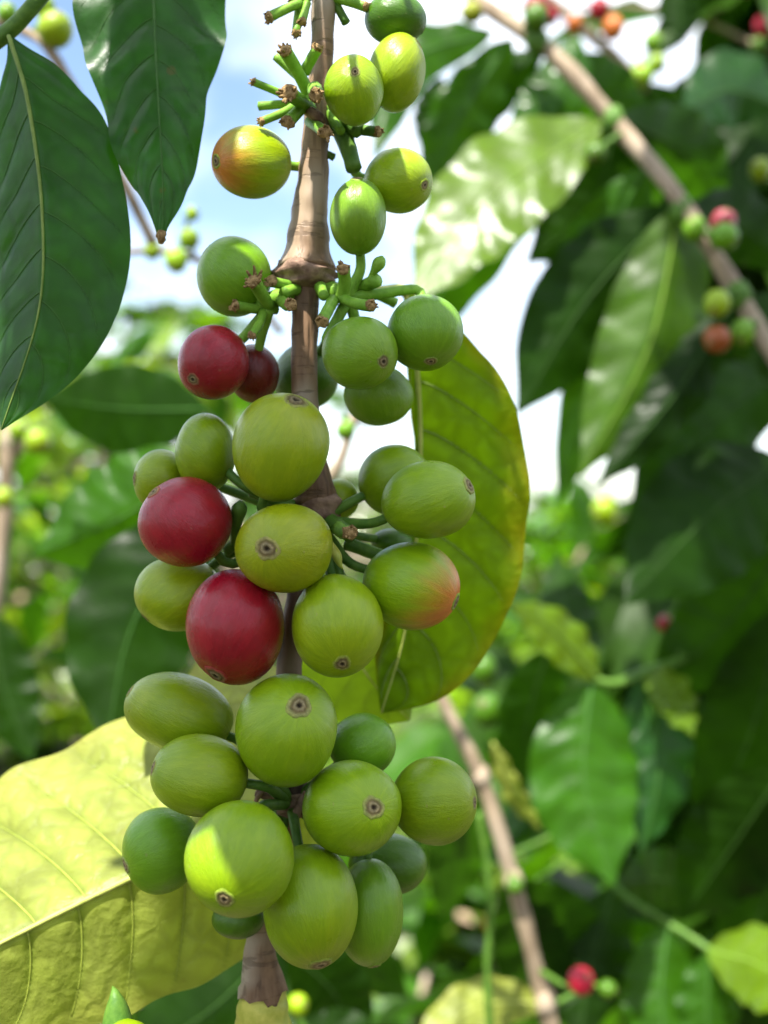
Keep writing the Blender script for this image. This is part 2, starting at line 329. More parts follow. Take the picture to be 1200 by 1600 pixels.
# ------------------------------------------------------------------ cherry builder
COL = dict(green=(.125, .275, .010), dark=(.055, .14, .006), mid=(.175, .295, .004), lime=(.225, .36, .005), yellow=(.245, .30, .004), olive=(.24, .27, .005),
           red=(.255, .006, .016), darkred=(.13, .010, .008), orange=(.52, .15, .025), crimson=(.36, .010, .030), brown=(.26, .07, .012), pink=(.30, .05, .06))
def cherry_mesh(cpos, ax, A, base, end, endamt, rng, res=(64, 44), q=.26, rot=0., other=None):
    """ellipsoid with semi axes ax (x, depth, z) turned by rot about the depth axis, pole (navel) towards unit vector A"""
    A = np.array(A, float); A /= np.linalg.norm(A)
    ref = np.array((0, 1., 0)) if abs(A[1]) < .9 else np.array((0, 0, 1.))
    U = np.cross(ref, A); U /= np.linalg.norm(U); W = np.cross(A, U)
    nl, nt_ = res; V = []; col = []; st = []
    ph = [rng.uniform(0, 6) for _ in range(6)]; cr, sr = math.cos(rot), math.sin(rot)
    def tf(u):
        p = u * np.array(ax); return np.array((cr * p[0] - sr * p[2], p[1], sr * p[0] + cr * p[2]))
    base = np.array(base); end = np.array(end); other = base if other is None else np.array(other)
    def rdir():
        while True:
            v = np.array([rng.gauss(0, 1) for _ in range(3)]); v /= np.linalg.norm(v)
            if abs(v @ A) < .62: return v
    flats = [(rdir(), rng.uniform(.015, .05)) for _ in range(4)]; lop = rdir() * rng.uniform(.3, 1.2)
    th = np.r_[np.linspace(0, .34, 9)[:-1], np.linspace(.34, math.pi, nt_ - 8)]
    for i, a in enumerate(th):
        for k in range(nl):
            b = 2 * math.pi * k / nl
            u = math.cos(a) * A + math.sin(a) * (math.cos(b) * U + math.sin(b) * W)
            r = 1 + .010 * math.sin(2 * b + ph[0]) * math.sin(a) + .008 * math.sin(3 * b + ph[1] + a) * math.sin(a) + .008 * math.sin(2 * a + ph[2])
            r -= .30 * q * (1 - sm(.0, .85 * q, a)) + .016 * math.exp(-(a / (1.7 * q)) ** 2) + .02 * math.exp(-((a - math.pi) / .3) ** 2)
            for fd, fa in flats: r -= fa * math.exp(-((1 - float(u @ fd)) / .22) ** 2)
            r += .018 * float(u @ lop)
            V.append(tf(u * r))
            e = min(1, endamt * 1.0) * (1 - sm(.2, 1.25 + .35 * endamt, a + .14 * math.sin(b * 2 + ph[3]) + .08 * math.sin(b * 5 + ph[4]) + .06 * math.sin(b * 13 + ph[1]) + .05 * math.sin(b * 23 + ph[2])))
            g = .35 * sm(1.2, 2.6, a + .15 * math.sin(2 * b + ph[5]))
            cc = base * (1 - g) + other * g
            cc = cc * (1 - e) + end * e
            col.append(cc); st.append((math.cos(b) * 1.0 + ph[0], math.sin(b) * 1.0 + ph[1], a * .30 + ph[2]))
    Fc = [(i * nl + k, i * nl + (k + 1) % nl, (i + 1) * nl + (k + 1) % nl, (i + 1) * nl + k) for i in range(len(th) - 1) for k in range(nl)]
    V = np.array(V) + cpos
    # orientation check
    f = Fc[len(Fc) // 2]; nn = np.cross(V[f[1]] - V[f[0]], V[f[3]] - V[f[0]])
    if nn.dot(V[f[0]] - cpos) < 0: Fc = [x[::-1] for x in Fc]
    # navel disc: a raised ring round a pit, laid on the ellipsoid at the pole
    prof = [(1.12, -.10), (1.02, .015), (.9, .055), (.76, .05), (.66, .0), (.56, -.03), (.48, .02), (.38, .06), (.27, .045), (.18, -.06), (.08, -.14), (0.01, -.15)]
    tone = [(.22, .22, .07), (.25, .23, .09), (.30, .26, .13), (.24, .20, .10), (.15, .12, .05), (.13, .10, .04), (.19, .15, .07), (.25, .21, .11), (.17, .14, .07), (.06, .045, .02), (.03, .022, .010), (.02, .014, .008)]
    nV = []; nC = []; kk = 28; wob = [rng.uniform(0, 6) for _ in range(2)]
    blend = rng.uniform(.45, .95); dh = rng.uniform(.6, 1.1); lum = rng.uniform(.7, 1.15)
    for (rr, h), tn in zip(prof, tone):
        for k in range(kk):
            b = 2 * math.pi * k / kk; a = rr * q * (1 + .07 * math.sin(2 * b + wob[1]) + .06 * math.sin(3 * b + wob[0]) + .04 * math.sin(7 * b + wob[1]) + rng.uniform(-.03, .03))
            u = math.cos(a) * A + math.sin(a) * (math.cos(b) * U + math.sin(b) * W)
            nV.append(tf(u * ((1 + .018 * float(u @ lop) - .010) + h * q * dh * (1 + .3 * math.sin(4 * b + wob[1]) + rng.uniform(-.25, .25)))))
            f = blend * sm(.5, 1.1, rr); nC.append(np.array(tn) * lum * rng.uniform(.85, 1.15) * (1 - f) + f * base)
    nF = [(i * kk + k, i * kk + (k + 1) % kk, (i + 1) * kk + (k + 1) % kk, (i + 1) * kk + k) for i in range(len(prof) - 1) for k in range(kk)]
    nV = np.array(nV) + cpos
    return V, Fc, col, st, nV, nF, nC, tf(-A) + cpos, cpos + tf(A)
def cherry(name_label, cx, cy, w, h, navel, d, base='green', end=None, endamt=0., node=None, group='coffee cherries in the hanging clusters', res=(64, 44),
           q=.25, rot=0., seed=1, red=False, other=None, stalkmat='stalkdk', away=False, cat='cherry', name='coffee_cherry', stalk_r=.0008, stalk=True):
    rng = random.Random(seed)
    if navel is None:
        vv = P(cx, cy, d) - np.array(node if node is not None else P(cx, cy - 50, d)); vv[1] = abs(vv[1]) * .5 + .003; vv /= np.linalg.norm(vv); A = tuple(vv)
    else:
        dx, dz = (navel[0] - cx) / (w / 2), -(navel[1] - cy) / (h / 2)
        r = math.hypot(dx, dz)
        if r > .985: dx, dz = dx / r * .985, dz / r * .985
        A = (dx, -math.sqrt(max(1 - dx * dx - dz * dz, .0)), dz)
        if away: A = (A[0], -A[1], A[2])
    s = d / F; ax = (w / 2 * s, (w + h) / 4 * s, h / 2 * s); cp = P(cx, cy, d)
    if rot:   # A given in the turned frame
        cr, sr = math.cos(-rot), math.sin(-rot); A = (cr * A[0] - sr * A[2], A[1], sr * A[0] + cr * A[2])
    b = COL[base]; jit = [rng.uniform(.92, 1.08) for _ in range(3)]; b = tuple(x * y for x, y in zip(b, jit))
    V, Fc, col, st, nV, nF, nC, tail, pole = cherry_mesh(cp, ax, A, b, COL[end] if end else b, endamt, rng, res, q, rot, COL[other] if other else None)
    o = mk(name, V, Fc, M['red' if red else 'cherry'], None, origin=cp, attrs={'streak': st}, cols=col)
    tag(o, name_label, cat, group)
    mk('navel', nV, nF, M['scar'], o, cols=nC)
    if stalk and node is not None:
        nd = np.array(node); out = tail - cp; out /= np.linalg.norm(out); ln = np.linalg.norm(nd - tail)
        pts = spline([tail - out * .0012, tail + out * min(.003, ln * .3), (tail + out * min(.003, ln * .3)) * .45 + nd * .55 , nd], 14)
        tv, tf = tube(pts, np.linspace(stalk_r * .85, stalk_r * 1.15, 14), 9); mk('stalk', tv, tf, M[stalkmat], o)
    return o

# ------------------------------------------------------------------ setting: ground
def ground_z(x, y): return .05 * math.sin(x * .9 + 1) + .05 * math.sin(y * .7) + .02 * math.sin(2.3 * x + y)
def build_ground():
    xs = np.concatenate([-np.geomspace(900, 8, 14), np.linspace(-7, 7, 29), np.geomspace(8, 900, 14)])
    ys = np.concatenate([-np.geomspace(900, 4, 12), np.linspace(-3, 10, 27), np.geomspace(11, 1500, 16)])
    V = [(x, y, ground_z(x, y) if max(abs(x), abs(y)) < 12 else 0) for y in ys for x in xs]; n = len(xs)
    Fc = [(j * n + i, j * n + i + 1, (j + 1) * n + i + 1, (j + 1) * n + i) for j in range(len(ys) - 1) for i in range(n - 1)]
    tag(mk('ground', V, Fc, M['ground'], origin=(0, 0, 0)), kind='structure')
build_ground()
def scatter_leaves(n, mat, name, xr, yr, size, flat, seed, up=0):
    rg = np.random.default_rng(seed); V = []; Fc = []; cols = []
    for k in range(n):
        x, y = rg.uniform(*xr), rg.uniform(*yr); s = size * rg.uniform(.5, 1.3); a = rg.uniform(0, 6.28); ti = rg.normal(0, flat, 2)
        u = np.array((math.cos(a), math.sin(a), ti[0])); v = np.array((-math.sin(a), math.cos(a), ti[1])) * .38
        o = np.array((x, y, ground_z(x, y) + .012 + rg.uniform(0, .04))); b = len(V)
        c = np.array((0, 0, .12 * s))
        V += [o - u * s, o + v * s * .8 - u * s * .2 + c, o + u * s, o - v * s * .8 + u * .1 * s + c, o + np.array((0, 0, -.03 * s))]
        Fc += [(b, b + 4, b + 1), (b + 1, b + 4, b + 2), (b + 2, b + 4, b + 3), (b + 3, b + 4, b)]
        t = rg.uniform(.45, 1.25); cols += [(t, t * rg.uniform(.85, 1.0), t * rg.uniform(.7, 1))] * 5
    return mk(name, V, Fc, M[mat], origin=(0, 0, 0), cols=cols)
tag(scatter_leaves(5200, 'litter', 'leaf_litter', (-4, 5), (1.5, 10), .055, .25, 4), kind='stuff')
def grass():
    rg = np.random.default_rng(8); V = []; Fc = []
    for k in range(9000):
        x, y = rg.uniform(-4, 5), rg.uniform(1.4, 11); g = math.sin(1.7 * x + .6) * math.sin(1.3 * y) + rg.uniform(-.6, .6)
        if g < 0: continue
        h = rg.uniform(.06, .22); a = rg.uniform(0, 6.28); l = rg.uniform(.2, .9); z = ground_z(x, y); b = len(V); w_ = .006
        dx, dy = math.cos(a), math.sin(a)
        V += [(x - dy * w_, y + dx * w_, z), (x + dy * w_, y - dx * w_, z), (x + dx * h * l * .4 + dy * w_ * .7, y + dy * h * l * .4 - dx * w_ * .7, z + h * .7), (x + dx * h * l * .4 - dy * w_ * .7, y + dy * h * l * .4 + dx * w_ * .7, z + h * .7), (x + dx * h * l, y + dy * h * l, z + h)]
        Fc += [(b, b + 1, b + 2, b + 3), (b + 3, b + 2, b + 4)]
    tag(mk('grass', V, Fc, M['grass'], origin=(0, 0, 0)), kind='stuff')
grass()

# ------------------------------------------------------------------ coffee shrubs standing behind (trunk, limbs, leafy crown)
def leaf_quads(o, dirv, up, Lh, Wd, V, Fc, droop, rg):
    side = np.cross(dirv, up); side /= np.linalg.norm(side) + 1e-9; up = np.cross(side, dirv)
    b = len(V); n = 4
    for i in range(n + 1):
        t = i / n; c = o + dirv * Lh * t - np.array((0, 0, 1)) * droop * Lh * t * t; wd = Wd * math.sin(math.pi * min(max(t, .03), .985) ** .9) ** .85
        for v in (-1, 0, 1): V.append(c + side * v * wd + up * abs(v) * wd * .3 + up * rg.normal(0, .03) * wd)
    for i in range(n):
        for j in range(2): Fc.append((b + i * 3 + j, b + i * 3 + j + 1, b + i * 3 + j + 4, b + i * 3 + j + 3))
def shrub(px, d, toppx, rad, n, mat, label, seed, leafL=.13, xz=None):
    if px < 500 and not xz: leafL = .085; n = int(n * 1.7)
    rg = np.random.default_rng(seed)
    x = (px - 600) / F * d; topz = CAMZ + (800 - toppx) / F * d; gz = 0.
    if xz: x, topz = xz
    gz = ground_z(x, d)
    e = tag(empty('coffee_shrub', (x, d, gz)), label, 'shrub', 'coffee shrubs growing behind the hanging branch')
    pts = spline([(x, d, gz - .05), (x + rg.normal(0, .05), d + .03, gz + (topz - gz) * .5), (x + rg.normal(0, .08), d, topz - .1)], 14)
    tv, tf = tube(pts, np.linspace(.032, .008, 14), 8, jitter=.08); mk('trunk', tv, tf, M['trunk'], e)
    V = []; Fc = []; berries = 0
    nb = 26
    for b in range(nb):
        h = gz + (topz - gz) * (.12 + .86 * (b + rg.uniform(0, 1)) / nb); f = (h - gz) / (topz - gz)
        a = b * 2.4 + rg.uniform(-.4, .4); ln = rad * (1.05 - .75 * max(f - .25, 0)) * rg.uniform(.75, 1.15)
        p0 = np.array((x, d, h)); dv = np.array((math.cos(a), math.sin(a), rg.uniform(.05, .45)))
        pp = spline([p0, p0 + dv * ln * .5, p0 + dv * ln * np.array((1, 1, .25)) - np.array((0, 0, .1 * ln))], 8)
        tv, tf = tube(pp, np.linspace(.007, .003, 8), 6); mk('limb', tv, tf, M['trunk'], e)
        m = int(n / nb)
        for k in range(m):
            t = rg.uniform(.15, 1.03) * 7; i = min(int(t), 6); o = pp[i] + (pp[min(i + 1, 7)] - pp[i]) * (t - i)
            sgn = 1 if k % 2 else -1; T = dv / np.linalg.norm(dv); sd = np.cross(T, (0, 0, 1)) * sgn
            dr = sd * rg.uniform(.6, 1) + T * rg.uniform(.1, .8) + rg.normal(0, .25, 3); dr /= np.linalg.norm(dr)
            up = np.array((0, 0, 1.)) + rg.normal(0, .35, 3)
            leaf_quads(o, dr, up, leafL * rg.uniform(.6, 1.2), leafL * .21 * rg.uniform(.8, 1.2), V, Fc, rg.uniform(.1, .7), rg)
    tint = np.repeat(np.clip(rg.normal(0, .38, len(V) // 15), -.6, 1.1), 15)
    dV = []; dF = []
    for k in range(46):
        b = rg.integers(len(V)); o = np.array(V[b]) + rg.normal(0, .02, 3); dr = rg.normal(0, 1, 3) - np.array((0, 0, .8)); dr /= np.linalg.norm(dr)
        leaf_quads(o, dr, rg.normal(0, 1, 3), leafL * rg.uniform(.25, .5), leafL * .11, dV, dF, .3, rg)
    mk('dry_leaves', dV, dF, M['litter'], e, cols=np.ones((len(dV), 3)))
    mk('crown', V, Fc, M[mat], e, attrs={'vein': np.zeros(len(V)), 'across': np.zeros(len(V)), 'tint': tint})
    return e
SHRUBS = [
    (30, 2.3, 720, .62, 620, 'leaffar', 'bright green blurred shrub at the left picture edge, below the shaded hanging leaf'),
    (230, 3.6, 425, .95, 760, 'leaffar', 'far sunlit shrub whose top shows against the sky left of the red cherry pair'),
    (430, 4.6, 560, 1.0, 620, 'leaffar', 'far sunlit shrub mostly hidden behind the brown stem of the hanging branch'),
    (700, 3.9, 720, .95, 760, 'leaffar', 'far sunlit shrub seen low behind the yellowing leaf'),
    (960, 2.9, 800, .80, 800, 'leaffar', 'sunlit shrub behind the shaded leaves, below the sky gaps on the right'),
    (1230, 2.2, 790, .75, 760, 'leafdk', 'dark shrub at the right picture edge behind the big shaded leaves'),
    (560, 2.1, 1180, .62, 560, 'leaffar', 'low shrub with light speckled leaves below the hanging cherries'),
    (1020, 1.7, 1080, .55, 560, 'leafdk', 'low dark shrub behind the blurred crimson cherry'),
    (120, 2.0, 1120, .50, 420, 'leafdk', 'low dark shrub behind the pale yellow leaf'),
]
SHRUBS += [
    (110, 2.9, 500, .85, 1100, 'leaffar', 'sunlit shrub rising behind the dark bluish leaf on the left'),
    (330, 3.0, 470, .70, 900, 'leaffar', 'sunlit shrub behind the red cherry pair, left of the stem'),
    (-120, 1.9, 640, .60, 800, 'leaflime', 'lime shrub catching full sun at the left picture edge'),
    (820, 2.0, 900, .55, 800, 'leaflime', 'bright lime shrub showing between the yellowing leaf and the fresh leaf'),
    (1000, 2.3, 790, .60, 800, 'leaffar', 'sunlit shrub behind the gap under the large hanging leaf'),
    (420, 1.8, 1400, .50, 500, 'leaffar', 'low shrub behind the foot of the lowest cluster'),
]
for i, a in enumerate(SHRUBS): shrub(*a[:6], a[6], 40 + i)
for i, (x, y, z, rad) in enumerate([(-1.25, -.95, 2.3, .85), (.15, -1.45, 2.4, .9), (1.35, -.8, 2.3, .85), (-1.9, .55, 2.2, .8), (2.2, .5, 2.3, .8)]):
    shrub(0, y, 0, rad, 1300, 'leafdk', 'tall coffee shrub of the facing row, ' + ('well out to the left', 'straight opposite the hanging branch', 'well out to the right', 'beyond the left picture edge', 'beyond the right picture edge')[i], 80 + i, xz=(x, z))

# ------------------------------------------------------------------ the hanging branch
D0 = .170
main = tag(empty('coffee_branch', P(478, 445, D0)), 'bare brown branch hanging straight down through the sharp cherry clusters', 'branch')
def px3(pts): return np.array([P(x, y, d) for x, y, d, *_ in pts])
def stemseg(name, pts, mat, parent=main, n=40, seg=22, jit=.012, wob=.05, ragged=0, caps=True):
    s = spline([(x, y, d * 3000, w_) for x, y, d, w_ in pts], n); s[:, 2] /= 3000
    tv, tf = tube(np.array([P(a[0], a[1], a[2]) for a in s]), s[:, 3] * .5 * s[:, 2] / F, seg, caps, jitter=jit, wob=wob, ragged=ragged)
    return mk(name, tv, tf, M[mat], parent)
stemseg('internode', [(512, -170, D0, 34), (509, -60, D0, 36), (506, 10, D0, 38), (503, 90, D0, 35), (499, 150, D0, 42)], 'bark')
stemseg('internode', [(498, 140, D0, 44), (494, 200, D0, 40), (488, 290, D0, 50), (483, 350, D0, 60), (480, 392, D0, 72), (479, 418, D0, 92)], 'barkred')
stemseg('node_collar', [(479, 414, D0, 90), (478, 424, D0, 99), (478, 434, D0, 97), (478, 444, D0, 88), (478, 452, D0, 50)], 'sheath', n=14, jit=.03, wob=.14)
stemseg('internode', [(477, 440, D0, 46), (476, 500, D0, 42), (476, 600, D0, 41), (482, 690, D0, 44), (490, 750, D0, 60), (494, 785, D0, 68)], 'bark')
stemseg('node_collar', [(494, 776, D0, 62), (497, 792, D0, 72), (497, 806, D0, 62), (494, 818, D0, 40)], 'sheath', n=12, jit=.03, wob=.16)
stemseg('internode', [(492, 800, D0, 42), (470, 920, D0, 40), (453, 1030, D0, 40), (454, 1150, D0, 42), (456, 1250, D0, 52)], 'darkbark')
stemseg('node_collar', [(456, 1236, D0, 50), (456, 1256, D0, 62), (454, 1270, D0, 54)], 'sheath', n=12, jit=.03, wob=.18)
stemseg('internode', [(453, 1260, D0, 38), (428, 1370, D0, 40), (408, 1450, D0, 40), (407, 1505, D0, 56), (410, 1536, D0, 72), (410, 1544, D0, 77)], 'bark', ragged=.0026, caps=False)
stemseg('shoot_tip', [(410, 1530, D0, 60), (411, 1564, D0, 76), (411, 1610, D0, 88), (411, 1660, D0, 92), (412, 1720, D0, 80)], 'tipgreen')
def stub(b, t, w0=13, w1=12, crust=True, mat='stalk', parent=main, seed=0, star=0):
    rg = random.Random(seed * 31 + int(b[0] + t[0] * 3)); p = px3([b, ((b[0] + t[0]) / 2 + rg.uniform(-3, 3), (b[1] + t[1]) / 2 + rg.uniform(-2, 4), (b[2] + t[2]) / 2), t])
    s = spline(p, 9); k = t[2] / F * .5
    tv, tf = tube(s, np.linspace(w0, w1, 9) * k * np.array([1.1, 1, 1, .97, 1, 1, 1, 1.02, 1.06]), 10, jitter=.03, rng=rg); o = mk('stalk_stub', tv, tf, M[mat], parent)
    if crust:
        dv = s[-1] - s[-2]; dv /= np.linalg.norm(dv); ref = np.cross(dv, (0.3, .2, 1)); ref /= np.linalg.norm(ref); r2 = np.cross(dv, ref)
        V = []; Fc = []; r = w1 * k
        tv, tf = tube([s[-1] - dv * r * .25, s[-1] + dv * r * .2, s[-1] + dv * r * .55], [r * 1.1, r * 1.12, r * .7], 10, jitter=.22, rng=rg); V += list(tv); Fc += tf
        for q in range(7 + star):
            a = rg.uniform(0, 6.28); off = (ref * math.cos(a) + r2 * math.sin(a)); l = r * rg.uniform(.5, 1.0 + .06 * star)
            p0 = s[-1] + off * r * .7 + dv * r * .2; tv, tf = tube([p0, p0 + dv * l * .6 + off * l * (.3 + .09 * star), p0 + dv * l * .8 + off * l * (.5 + .06 * star)], [r * .26, r * .2, r * .1], 5, jitter=.2, rng=rg)
            n0 = len(V); V += list(tv); Fc += [tuple(i + n0 for i in f) for f in tf]
        mk('dried_tip', V, Fc, M['crust'], o)
    return o
D = D0
ST = [  # (base px, tip px) with depths
    # top node, mostly out of the frame
    ((492, -8, D), (455, -2, D - .002)), ((470, 4, D - .002), (420, 27, D - .004), 15, 16), ((468, 0, D), (463, 52, D - .002), 12, 14), ((480, 5, D - .002), (472, 34, D - .004), 12, 14),
    ((520, -6, D), (541, 36, D), 14, 14, False, 'stalkdk'), ((530, -10, D), (572, 10, D - .002), 13, 13),
    # upper node
    ((484, 150, D - .003), (446, 80, D - .009), 22, 21), ((478, 130, D - .002), (430, 88, D - .003), 14, 12, False), ((476, 112, D - .005), (496, 76, D - .008), 18, 17),
    ((482, 168, D), (396, 128, D - .004), 13, 12), ((470, 160, D), (404, 166, D - .001), 14, 14, False), ((474, 156, D - .003), (408, 190, D - .007), 14, 13),
    ((484, 170, D - .004), (452, 146, D - .0125), 22, 24, True, 'stalk', 3), ((490, 150, D - .003), (450, 190, D - .010), 18, 20), ((492, 140, D - .006), (495, 148, D - .014), 24, 20),
    ((484, 190, D - .003), (508, 206, D - .011), 17, 19, True, 'stalk', 4), ((512, 168, D), (533, 205, D - .004), 15, 14, False), ((515, 170, D), (560, 204, D - .003), 26, 24, False, 'stalkdk'), ((540, 196, D), (590, 206, D - .004), 18, 16, True, 'stalkdk'),
    ((535, 200, D - .001), (553, 264, D - .003), 30, 24, False, 'stalkdk'), ((502, 238, D), (522, 246, D), 12, 12, False, 'stalkdk'),
    # collar node
    ((462, 452, D), (404, 478, D - .004), 34, 24, False, 'stalk'), ((420, 478, D - .004), (397, 440, D - .0095), 20, 22, True, 'stalk', 6), ((432, 482, D - .002), (368, 478, D - .006), 17, 17), ((450, 446, D - .003), (424, 440, D - .006), 17, 17),
    ((440, 470, D - .004), (454, 476, D - .012), 19, 18), ((462, 452, D - .002), (444, 458, D - .005), 20, 18, False), ((412, 486, D - .004), (394, 524, D - .008), 15, 13),
    ((494, 446, D), (540, 462, D - .003), 36, 26, False, 'stalk'), ((500, 448, D - .003), (506, 462, D - .006), 18, 16, False), ((520, 470, D - .005), (503, 502, D - .0115), 20, 19), ((534, 468, D - .004), (537, 420, D - .008), 21, 20), ((530, 464, D - .004), (580, 478, D - .0105), 18, 18),
    ((548, 452, D), (588, 438, D - .005), 20, 22, False), ((560, 448, D + .002), (618, 474, D + .004), 18, 16, False, 'stalk'),
    # middle node, half hidden
    ((500, 806, D), (548, 836, D - .006), 30, 24, False, 'stalkdk'), ((530, 826, D - .004), (546, 832, D - .0115), 24, 21, True, 'stalk'), ((498, 824, D), (534, 905, D - .003), 18, 16, False, 'stalkdk'), ((488, 800, D), (392, 768, D - .003), 24, 18, False, 'stalkdk'),
    ((420, 800, D), (352, 862, D - .002), 20, 18, False, 'stalkdk'), ((540, 848, D), (604, 872, D), 22, 20, False, 'stalkdk'),
    # lower node
    ((448, 1250, D - .001), (425, 1222, D - .006), 30, 26, False, 'stalkdk'), ((452, 1256, D), (400, 1238, D - .001), 16, 12, False, 'sheath'), ((462, 1262, D), (480, 1245, D - .003), 16, 14, True, 'stalkdk'), ((440, 1262, D), (428, 1300, D - .003), 24, 20, False, 'stalkdk'),
]
for i, s in enumerate(ST):
    a = list(s) + [13, 12, True, 'stalk', 0][len(s) - 2:]
    stub(a[0], a[1], a[2], a[3], a[4], a[5], main, i, a[6] if len(a) > 6 else 0)
# undeveloped buds and bracts
def bud(pts, mat='stalk', name='flower_bud', parent=main):
    s = spline([(x, y, d * 3000, w_) for x, y, d, w_ in pts], 16); s[:, 2] /= 3000
    tv, tf = tube(np.array([P(a[0], a[1], a[2]) for a in s]), s[:, 3] * .5 * s[:, 2] / F, 12); return mk(name, tv, tf, M[mat], parent)
bud([(572, 446, D - .004, 8), (582, 428, D - .005, 10), (592, 412, D - .006, 21), (596, 404, D - .006, 14), (597, 400, D - .006, 4)])
bud([(366, 850, D - .003, 12), (369, 815, D - .005, 20), (374, 795, D - .006, 25), (375, 786, D - .006, 16), (375, 782, D - .006, 4)], 'stalkdk')
bud([(516, 850, D - .009, 12), (526, 868, D - .010, 16), (531, 882, D - .010, 8), (536, 889, D - .010, 2)], 'tipgreen', 'bract')
bud([(468, 168, D - .004, 8), (486, 176, D - .006, 18), (500, 184, D - .007, 16), (508, 192, D - .007, 4)], 'sheath', 'bract')
bud([(395, 1262, D - .002, 3), (404, 1244, D - .003, 9), (412, 1236, D - .003, 5), (414, 1228, D - .003, 2)], 'sheath', 'bract')
bud([(476, 1236, D - .003, 3), (466, 1262, D - .004, 14), (458, 1290, D - .004, 9), (456, 1300, D - .004, 2)], 'sheath', 'bract')
bud([(186, 1690, D - .007, 60), (184, 1630, D - .007, 56), (183, 1585, D - .007, 42), (180, 1555, D - .007, 18), (176, 1541, D - .006, 2)], 'stalkdk', 'leaf_bud')

